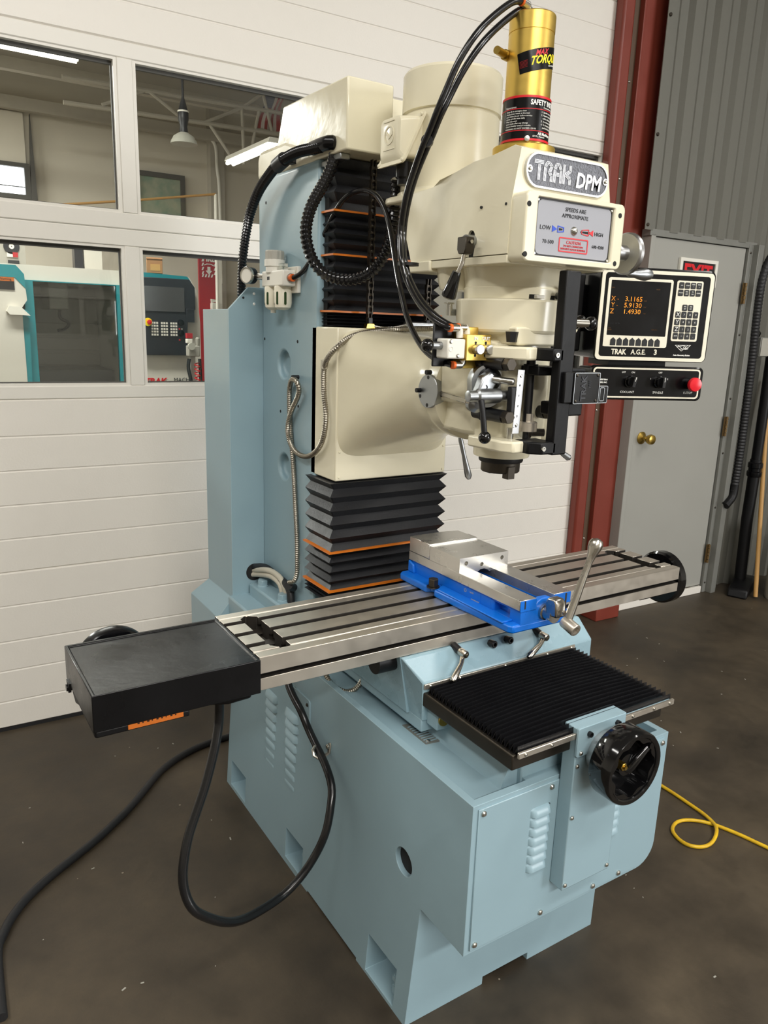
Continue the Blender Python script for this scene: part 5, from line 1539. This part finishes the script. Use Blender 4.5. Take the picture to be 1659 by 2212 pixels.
P5 = [[0.262,0.309,2.072],[0.237,0.303,2.060],[0.195,0.301,2.027],[0.16,0.3,1.994],[0.14,0.31,1.964],[0.124,0.32,1.933],[0.112,0.33,1.902],[0.098,0.34,1.866],[0.098,0.363,1.836],[0.098,0.387,1.807],[0.098,0.41,1.777],[0.094,0.423,1.744],[0.094,0.437,1.707],[0.098,0.45,1.672],[0.090,0.437,1.631],[0.086,0.423,1.605],[0.091,0.41,1.571],[0.086,0.36,1.531],[0.086,0.31,1.501],[0.100,0.280,1.484],[0.114,0.272,1.481]]
ph5 = plain('drawbar_hose', P5, .0062)
part('cable_tie', MB().tube([(.087, .366, 1.826), (.096, .376, 1.826)], .0115, 12), 'ink', ph5)
part('cable_tie', MB().cyl((.095, .425, 1.600), (.095, .425, 1.606), .022, n=18), 'ink', ph5)
P6 = [[0.40,0.56,1.478],[0.326,0.6,1.478],[0.305,0.64,1.476],[0.258,0.7,1.472],[0.186,0.712,1.464],[0.128,0.715,1.450],[0.094,0.712,1.428],[0.080,0.735,1.402],[0.084,0.764,1.372],[0.085,0.767,1.34],[0.085,0.764,1.304],[0.085,0.753,1.265],[0.085,0.756,1.224],[0.085,0.774,1.184],[0.085,0.81,1.154],[0.085,0.86,1.135],[0.085,0.913,1.136],[0.085,0.954,1.154],[0.085,0.973,1.184],[0.085,0.969,1.217],[0.085,0.946,1.252],[0.084,0.911,1.287],[0.080,0.895,1.311],[0.076,0.905,1.331],[0.082,0.944,1.330],[0.090,0.973,1.305],[0.092,0.979,1.268],[0.093,0.977,1.216],[0.093,0.966,1.156],[0.092,0.952,1.097],[0.092,0.939,0.996],[0.092,0.926,0.893],[0.088,0.915,0.832],[0.083,0.906,0.796],[0.075,0.908,0.773],[0.068,0.925,0.766]]
sx = ribbed('steel_conduit', P6, .0066, .0056, 'steel_flex', .09, 'ribbed flexible steel conduit')
part('conduit_coupler', MB().cyl((.0845, .762, 1.392), (.0845, .765, 1.372), .0095, n=16), 'pvc', sx)
P7 = [[0.061,1.178,0.715],[0.070,1.15,0.722],[0.076,1.08,0.738],[0.080,1.04,0.737],[0.082,1.01,0.727],[0.082,1.0,0.705],[0.082,0.99,0.677],[0.078,0.98,0.60]]
plain('plastic_conduit', P7, .0085, 'pvc')
P8 = [[0.066,1.178,0.728],[0.072,1.10,0.751],[0.080,1.06,0.754],[0.083,1.02,0.749],[0.084,1.0,0.738],[0.085,0.98,0.716],[0.085,0.97,0.685],[0.085,0.96,0.60]]
plain('plastic_conduit', P8, .0085, 'pvc')
plain('black_conduit', [[0.066,1.178,0.738],[0.080,1.12,0.752],[0.088,1.06,0.742],[0.088,.975,.735],[0.086,.95,.70],[0.086,.945,.60]], .011, 'rubber')
part('conduit_tie', MB().tube([(.066, .925, .757), (.088, .94, .742)], .013, 12), 'ink', mm)
P9 = [[0.013,0.61,0.644],[0.013,0.6,0.636],[0.014,0.58,0.623],[0.024,0.56,0.611],[0.042,0.545,0.604],[0.059,0.53,0.614],[0.071,0.52,0.638],[0.073,0.52,0.656]]
ribbed('saddle_conduit', P9, .0062, .0055, 'steel_flex', .1)
P10 = [[-0.319,0.44,0.75],[-0.32,0.44,0.708],[-0.322,0.44,0.671],[-0.333,0.43,0.632],[-0.349,0.42,0.588],[-0.367,0.41,0.546],[-0.388,0.4,0.506],[-0.408,0.39,0.466],[-0.421,0.38,0.429],[-0.429,0.37,0.391],[-0.427,0.36,0.354],[-0.415,0.35,0.323],[-0.386,0.355,0.288],[-0.345,0.362,0.252],[-0.299,0.385,0.219],[-0.245,0.408,0.202],[-0.182,0.43,0.197],[-0.135,0.435,0.222],[-0.096,0.438,0.262],[-0.07,0.434,0.318],[-0.05,0.448,0.369],[-0.034,0.472,0.406],[-0.028,0.509,0.433],[-0.024,0.544,0.446],[-0.022,0.584,0.462],[-0.023,0.624,0.487],[-0.028,0.653,0.521],[-0.03,0.691,0.542],[-0.028,0.73,0.568],[-0.02,0.75,0.62],[0.0,.77,.66]]
dcb = plain('drive_cable', P10, .0098, 'cable', 'thick black cable hanging in a loop under the table')
CF = T(-.026, .560, .4515)
cm = MB().tube([(-.0, .012, .010), (-.012, .004, .006), (-.013, -.004, -.004), (-.004, -.012, -.010), (.012, -.012, -.008), (.022, -.016, .000), (.024, -.018, .020), (.024, -.016, .026)], .0045, 8)
part('cable_clamp', cm, 'zinc', dcb, CF)
part('clamp_screw', screw_head(.0065, .005, (-1, 0, 0)), 'zinc', dcb, T(-.007, .543, .470))

# ---------------------------------------------------------------- vise on the table
VX = .304
vz = empty('milling_vise', (VX, .37, TZ))
tag(vz, 'bright blue machine vise with ground steel jaws bolted on the table', 'vise')
vbm = MB()
vbm.prism([(.214, .176), (.222, .166), (.392, .166), (.403, .176), (.403, .430), (.392, .437), (.392, .455), (.403, .462), (.403, .572), (.392, .582), (.218, .582), (.206, .572), (.206, .462), (.222, .455), (.222, .437), (.206, .428)], 'z', TZ + .0005, TZ + .0185)
vb_ = part('body', vbm, 'vise_blue', vz, bevel=.004)
part('flange_step', MB().prism([(.2095, .19), (.2095, .42), (.24, .44), (.24, .19)], 'z', TZ + .018, TZ + .022), 'vise_blue', vb_, bevel=.002)
bw_ = MB().box(.2395, .372, .1665, .576, TZ + .010, TZ + .0495)
part('body_wall', bw_, 'vise_blue', vb_, cutter=[MB().box(.281, .332, .16, .50, TZ + .02, TZ + .06), MB().box(.23, .29, .200, .262, TZ + .0215, TZ + .0435)], bevel=.002)
part('body_rib', MB().box(.2395, .283, .252, .264, TZ + .018, TZ + .0475), 'vise_blue', vb_, bevel=.003)
part('corner_rib', MB().prism([(.5765, TZ + .018), (.55, TZ + .018), (.555, TZ + .04), (.5765, TZ + .048)], 'x', .232, .241), 'vise_blue', vb_, bevel=.003)
part('screw_arch', MB().prism([(.277, TZ + .018), (.338, TZ + .018), (.338, TZ + .048), (.330, TZ + .062), (.318, TZ + .068), (.296, TZ + .068), (.284, TZ + .062), (.277, TZ + .048)], 'y', .1665, .182), 'vise_blue', vb_, bevel=.003)
part('slot_bottom', MB().box(.281, .332, .18, .50, TZ + .0205, TZ + .022), 'slot_dk', vb_)
for x0, x1 in ((.235, .281), (.332, .3815)):
    part('slide_rail', MB().box(x0, x1, .1665, .578, TZ + .0485, TZ + .0712), 'steel_lt', vz, bevel=.0012)
for x0, x1 in ((.2355, .281), (.332, .381)):
    part('rail_end', MB().box(x0, x1, .1645, .1667, TZ + .046, TZ + .0705), 'vise_blue', vz, bevel=.001)
part('wear_mark', MB().box(.246, .2495, .1640, .1650, TZ + .052, TZ + .070), 'steel_dk', vz)
part('wear_mark', MB().box(.364, .3685, .1640, .1650, TZ + .020, TZ + .069), 'steel_dk', vz)
ZR = TZ + .0712
mj = MB().prism([(.2352, ZR), (.2352, ZR + .0345), (.3815, ZR + .0345), (.3815, ZR), (.334, ZR), (.334, ZR - .006), (.326, ZR - .008), (.320, ZR - .003), (.310, ZR + .001), (.299, ZR + .001), (.290, ZR - .004), (.283, ZR - .006), (.280, ZR)], 'y', .3735, .4905)
jh = MB()
for x, z in ((.2545, ZR + .021), (.3015, ZR + .0125), (.3625, ZR + .021)):
    jh.cyl((x, .36, z), (x, .392, z), .0052, n=18)
mjo = part('movable_jaw', mj, 'steel_lt', vz, cutter=jh, bevel=.001, seg=1)
part('jaw_plate', MB().box(.234, .3828, .4915, .5285, ZR + .001, ZR + .0385), 'steel_lt', vz, bevel=.001, seg=1, label='hardened fixed jaw plate standing slightly proud')
part('fixed_jaw', MB().prism([(.2352, .529), (.3815, .529), (.3815, .568), (.35, .577), (.2352, .577)], 'z', ZR + .0005, ZR + .0375), 'steel_lt', vz, bevel=.001, seg=1)
np_ = part('name_plate', MB().box(.2388, .2396, .298, .365, TZ + .0195, TZ + .0435), 'vise_blue', vb_)
NF = T(.2386, .33, TZ + .036) @ Matrix.Rotation(R(-90), 4, 'Z') @ Matrix.Rotation(R(90), 4, 'X')
text('KURT', .0055, NF @ T(.002, .001, 0), 'plate', np_)
part('plate_emblem', MB().ring(circ(.352, TZ + .0365, .0042, 18), circ(.352, TZ + .0365, .0028, 18), 'x', .2383, .2388), 'plate', np_)
part('plate_band', MB().box(.2384, .2388, .302, .33, TZ + .0205, TZ + .0235), 'plate', np_)
part('clamp_nut', MB().prism([(.2155 + p[0], .444 + p[1]) for p in hexa(.0125)], 'z', TZ + .021, TZ + .040), 'steel_dk', vz, bevel=.0012)
part('clamp_washer', MB().cyl((.2155, .444, TZ + .0185), (.2155, .444, TZ + .0215), .0155, n=28), 'steel_dk', vz)
scw = part('vise_screw', MB().lathe([(.018, -.01), (.018, .004), (.015, .005), (.015, .026), (.0165, .028), (.0165, .030)], (.3065, .164, TZ + .0375), (0, -1, 0), 28), 'nickel', vz)
part('screw_yoke', MB().prism([(-.0165, -.0), (.0165, 0), (.0165, .030), (.010, .040), (-.010, .040), (-.0165, .030)], 'x', -.014, .014), 'nickel', scw, T(.3065, .134, TZ + .0375) @ Matrix.Rotation(R(180), 4, 'Z') @ Matrix.Rotation(R(4), 4, 'X') @ Matrix.Rotation(R(90), 4, 'X') @ Matrix.Rotation(R(-90), 4, 'X'), bevel=.004)
part('yoke_pin', MB().cyl((.3065, .108, TZ + .050), (.3065, .108, TZ + .056), .006, n=18), 'nickel', scw)
hnd = part('handle_socket', MB().lathe([(.0125, 0), (.0135, .003), (.0135, .034), (.0125, .036), (.008, .036), (.007, .02), (.0001, .02)], (.306, .108, TZ + .036), Vector((.02, -1, -.30)), 24), 'steel', vz)
hb, ht = Vector((.308, .100, TZ + .040)), Vector((.3745, .100, TZ + .207))
hh = [hb.lerp(ht, t) for t in (0, .1, .3, .55, .72, .80, .88, .94, .98, 1.0)]
part('handle', MB().tube(hh, .006, 18, rf=lambda i: (.0090, .0090, .0086, .0074, .0070, .0095, .0140, .0150, .0115, .003)[i]), 'nickel', vz, label='long nickel crank handle with a swollen end')

# ---------------------------------------------------------------- control console on its arm
CO = (.8302, .3841, 1.5274)
KF = T(*CO) @ Matrix.Rotation(R(-22), 4, 'Z')
co = empty('control_console', CO, R(-22))
tag(co, 'black control console with amber screen and keypad hanging beside the milling head', 'control console')
def kp_(name, mb, m, parent=co, **k):
    return part(name, mb, m, parent, KF, **k)
def flat(name, pts, m, y0=-.0006, y1=.0, parent=co, **k):
    return kp_(name, MB().prism(pts, 'y', y0, y1), m, parent, **k)
kp_('housing', MB().loft([[(p[0], y, p[1]) for p in rrect(-.1575 + d, .1575 - d, -.1145 + d, .1145 - d, .016 - d * .5, 6)] for y, d in ((0, .004), (.004, 0), (.022, 0), (.026, .004), (.17, .006), (.18, .012))]), 'black', ang=30)
fr_o = [(p[0], p[1]) for p in rrect(-.1545, .1520, -.1125, .1085, .012, 6)]
kp_('border_line', MB().ring(fr_o, rrect(-.1455, .1415, -.1040, .1000, .008, 6), 'y', -.0008, .002), 'offwhite')
sf = kp_('screen_surround', MB().ring(rrect(-.1365, .0390, -.0795, .0885, .006, 6), rrect(-.1290, .0330, -.0515, .0820, .002, 6), 'y', -.001, .003), 'offwhite')
sc_ = kp_('screen', MB().box(-.1300, .0340, .0008, .0030, -.0525, .0830), 'crt')
def ktext(s, size, u, v, m, parent, y=-.0002, **k):
    return text(s, size, KF @ wall_text(u, y, v), m, parent, **k)
SY = .0004
ktext('X', .0165, -.1190, .0375, 'amber', sc_, SY)
ktext('-', .0150, -.1070, .0375, 'amber', sc_, SY)
ktext('3.1165', .0165, -.0640, .0375, 'amber', sc_, SY, xs=1.08)
ktext('Y', .0165, -.1190, .0222, 'amber', sc_, SY)
ktext('-', .0150, -.1070, .0222, 'amber', sc_, SY)
ktext('5.9130', .0165, -.0650, .0222, 'amber', sc_, SY, xs=1.08)
ktext('Z', .0165, -.1200, .0068, 'amber', sc_, SY)
ktext('1.4930', .0165, -.0660, .0068, 'amber', sc_, SY, xs=1.08)
for v in (.0345, .0192, .0038):
    ktext('INC', .0045, -.0315, v, 'amber_dim', sc_, SY)
kp_('status_bar', MB().box(-.1285, .0135, .0001, .0012, -.0295, -.0165), 'amber_bar', sc_)
ktext('DRO  INC Mtr', .0045, -.108, -.0225, 'ink', sc_, -.0002)
kp_('status_box', MB().ring([(-.118, .0600), (.010, .0600), (.010, .0670), (-.118, .0670)], [(-.1174, .0606), (.0094, .0606), (.0094, .0664), (-.1174, .0664)], 'y', .0004, .0009), 'amber_dim', sc_)
ktext('DRO', .0045, -.122, .0640, 'amber_dim', sc_, SY)
ktext('INCH', .0040, .000, .0636, 'amber_dim', sc_, SY)
ktext('CLR', .0042, -.122, -.0340, 'amber_dim', sc_, SY)
ktext('ENTRY', .0042, -.122, -.0385, 'amber_dim', sc_, SY)
ktext('RETURN', .0042, .001, -.0355, 'amber_dim', sc_, SY)
for i in range(7):
    u = -.1105 + i * .0172
    kp_('soft_key_tick', MB().box(u - .0002, u + .0002, .0004, .0009, -.0385, -.0305), 'amber_dim', sc_)
kp_('soft_key_strip', MB().prism([(-.1365, -.0785), (-.1315, -.0795), (.0340, -.0795), (.0390, -.0755), (.0390, -.0515), (-.1365, -.0515)], 'y', -.0009, .002), 'offwhite', sf)
sk = MB().prism([(-.0072, -.0098), (.0072, -.0098), (.0072, .004), (0, .0102), (-.0072, .004)], 'y', -.0016, 0)
sk0 = part('soft_key', sk, 'ink', co, KF @ T(-.1100, -.0009, -.0665), bevel=.0006, seg=1)
for i in range(1, 8):
    dup(sk0, co, KF @ T(-.1100 + i * .01745, -.0009, -.0665))
kpd = flat('keypad_panel', rrect(.0494, .1226, -.0612, .0882, .005, 6), 'offwhite')
key = MB().prism(rrect(-.0069, .0069, -.0077, .0077, .0025, 4), 'y', -.0016, 0)
ky0 = part('key', key, 'ink', co, KF @ T(.0618, -.0006, .0765), bevel=.0005, seg=1)
def klab(s, u, v, size=.0052):
    ls = s.split('|')
    for i, q in enumerate(ls):
        text(q, size, KF @ wall_text(u, -.0023, v + (len(ls) - 1) * .0028 - i * .0056), 'white_ink', kpd)
keys = []
for r_, (v, us, labs) in enumerate(((.0765, (.0618, .0780, .0943, .1106), ('GO', 'STOP', 'FEED|^', 'FEED|v')), (.0585, (.0612, .0776, .0940, .1104), ('MODE', 'INC|ABS', 'IN|MM', 'LOOK')), (.0222, (.0778, .0940), ('INC|SET', 'ABS|SET')),
        (.0048, (.0608, .0774, .0940, .1106), 'X789'), (-.0135, (.0606, .0772, .0937, .1103), 'Y456'), (-.0315, (.0606, .0771, .0935, .1100), 'Z123'), (-.0483, (.0606, .0770, .0934, .1098), ('RSTR', '+/-', '0', '.')))):
    for u, s_ in zip(us, labs):
        keys.append((u, v, s_))
for i, (u, v, s_) in enumerate(keys):
    if i:
        dup(ky0, co, KF @ T(u, -.0006, v))
    klab(s_, u, v, .0145 if s_ in 'XYZ' else .0066 if len(s_) == 1 else .0040)
ktext('TRAK', .0185, -.0910, -.0925, 'offwhite', co, bold=.0006, xs=.86)
ktext('A.G.E.', .0175, -.0365, -.0920, 'offwhite', co, bold=.0003, xs=.92)
ktext('3', .0185, .0110, -.0915, 'offwhite', co, bold=.0006)
ktext('Auto Geometry Engine', .0050, .0850, -.0965, 'white_ink', co, bold=.0002)
lg = []
for a_, b_ in (((.064, -.0712), (.108, -.0702)), ((.064, -.0712), (.083, -.0858)), ((.108, -.0702), (.095, -.0808)), ((.083, -.0858), (.1, -.0712)), ((.070, -.0752), (.09, -.0718)), ((.09, -.0718), (.086, -.0838)), ((.072, -.0715), (.084, -.080)), ((.078, -.0808), (.097, -.0815)), ((.095, -.0808), (.092, -.0722))):
    lg.append((Vector(a_), Vector(b_)))
lm = MB()
for a_, b_ in lg:
    d = (b_ - a_).normalized()
    n_ = Vector((-d.y, d.x)) * .0005
    lm.prism([tuple(a_ + n_), tuple(a_ - n_), tuple(b_ - n_), tuple(b_ + n_)], 'y', -.0008, 0)
kp_('web_emblem', lm, 'white_ink')
text('AGE', .0055, KF @ wall_text(.0965, -.0004, -.0795), 'white_ink', co, shear=.2)
# lower switch box
kp_('switch_housing', MB().loft([[(p[0], y, p[1]) for p in rrect(-.1575 + d, .1560 - d, -.2135 + d, -.1265 - d, .014 - d * .5, 6)] for y, d in ((0, .003), (.003, 0), (.018, 0), (.022, .004), (.10, .006))]), 'black', ang=30)
kp_('border_line', MB().ring(rrect(-.1545, .1465, -.2080, -.1315, .010, 6), rrect(-.1505, .1425, -.2040, -.1355, .007, 6), 'y', -.0008, .002), 'offwhite')
ktext('OFF', .0062, -.0705, -.1430, 'white_ink', co)
ktext('ON', .0062, -.0443, -.1432, 'white_ink', co)
ktext('COOLANT', .0080, -.0560, -.1935, 'white_ink', co)
ktext('OFF', .0062, .0320, -.1424, 'white_ink', co)
ktext('1', .0062, .0065, -.1585, 'white_ink', co)
ktext('2', .0062, .0545, -.1585, 'white_ink', co)
ktext('SPINDLE', .0080, .0310, -.1935, 'white_ink', co)
ktext('E-STOP', .0080, .1165, -.1925, 'white_ink', co)
ktext('SOUTHWESTERN', .0052, -.1335, -.1628, 'white_ink', co, bold=.0002)
ktext('INDUSTRIES, INC.', .0052, -.1335, -.1700, 'white_ink', co, bold=.0002)
for u, ang_ in ((-.0520, 12), (.0300, 4)):
    k1 = kp_('selector_switch', MB().lathe([(.0155, 0), (.0155, .006), (.0135, .008), (.0130, .018), (.0001, .018)], (u, 0, -.1665), (0, -1, 0), 28), 'black')
    part('selector_grip', MB().prism([(-.0045, -.0130), (.0045, -.0130), (.0045, .0125), (0, .0145), (-.0045, .0125)], 'y', -.030, -.008), 'ink', k1, KF @ T(u, 0, -.1665) @ Matrix.Rotation(R(ang_), 4, 'Y'), bevel=.001)
    part('pointer_line', MB().box(-.0007, .0007, -.0304, -.030, .002, .0135), 'white_ink', k1, KF @ T(u, 0, -.1665) @ Matrix.Rotation(R(ang_), 4, 'Y'))
e1 = kp_('stop_collar', MB().lathe([(.0140, 0), (.0140, .012), (.010, .013), (.010, .024), (.0001, .024)], (.1155, 0, -.1690), (0, -1, 0), 28), 'black')
part('emergency_button', MB().lathe([(.0165, 0), (.0180, .003), (.0180, .010), (.0165, .0128), (.010, .0142), (.0001, .0145)], (.1155, -.022, -.1690), (0, -1, 0), 36), 'red_btn', e1, KF, label='red mushroom emergency stop button')
kp_('neck_block', MB().box(-.10, .06, .03, .15, -.128, -.112), 'black_satin')
kp_('support_arm', MB().box(-.30, -.15, .10, .17, -.045, .075), 'black_satin', bevel=.004)
kp_('arm_bracket', MB().prism([(-.30, .10), (-.158, .10), (-.158, -.095), (-.25, -.10), (-.30, -.02)], 'y', .085, .10), 'black_satin', bevel=.004)
kp_('arm_logo', MB().prism([(-.262, .098), (-.206, .100), (-.232, .072), (-.262, .060)], 'y', .083, .0855), 'cast_al')
# knee of the arm: bolted to the right side of the head
part('swing_arm', MB().tube([(.405, .45, 1.55), (.50, .56, 1.55), (.62, .60, 1.54)], .022, 18), 'black_satin', mm)

# ---------------------------------------------------------------- cables on the floor
pw = part('power_cable', MB().tube(smooth_path([[.20,1.47,.0115],[0.094,1.451,.0115],[0.054,1.448,.0115],[-0.001,1.442,.0115],[-0.065,1.426,.0115],[-0.132,1.396,.0115],[-0.202,1.346,.0115],[-0.267,1.277,.0115],[-0.329,1.209,.0115],[-0.391,1.153,.0115],[-0.455,1.1,.0115],[-0.521,1.055,.0115],[-0.582,1.014,.0115],[-0.634,0.975,.0115],[-0.679,0.931,.0115],[-0.711,0.886,.0115],[-0.73,0.846,.0115],[-0.748,0.792,.0115],[-0.759,0.60,.0115]], .012), .0112, 14), 'rubber')
tag(pw, 'thick black power cable running across the floor at left', 'cable')
PY_ = [[1.12,0.62,0.006],[1.20,0.56,0.006],[1.228,0.504,0.006],[1.229,0.462,0.006],[1.228,0.404,0.006],[1.223,0.339,0.006],[1.217,0.294,0.0075],[1.203,0.254,0.011],[1.179,0.219,0.016],[1.145,0.198,0.011],[1.106,0.188,0.006],[1.068,0.194,0.006],[1.044,0.218,0.006],[1.042,0.251,0.006],[1.06,0.287,0.006],[1.097,0.305,0.006],[1.133,0.302,0.006],[1.169,0.28,0.0055],[1.197,0.245,0.0055],[1.214,0.205,0.0055],[1.227,0.161,0.006],[1.236,0.119,0.006],[1.244,0.083,0.006],[1.252,0.007,0.006],[1.26,-.1,.006]]
yh = part('yellow_hose', MB().tube(smooth_path(PY_, .008), .0055, 12), 'yellow')
tag(yh, 'thin yellow hose lying in a small loop on the floor', 'hose')

# loose shavings and crumbs on the floor near the machine
cr = MB()
for i in range(150):
    x, y = random.uniform(-1.0, 2.4), random.uniform(-.6, 1.6)
    if (-.08 < x < .62 and y > .1) or (.98 < x < 1.3):
        continue
    s_, a_ = random.uniform(.0012, .0035), random.uniform(0, 3.14)
    F = T(x, y, .0004) @ Matrix.Rotation(a_, 4, 'Z')
    cr.box(-s_, s_ * random.uniform(.8, 2.2), -s_ * .5, s_ * .5, 0, .0012, T=F)
tag(part('metal_chips', cr, 'gray_pl'), 'pale metal chips scattered on the dark concrete floor', 'metal chips', kind='stuff')
bpy.context.view_layer.update()
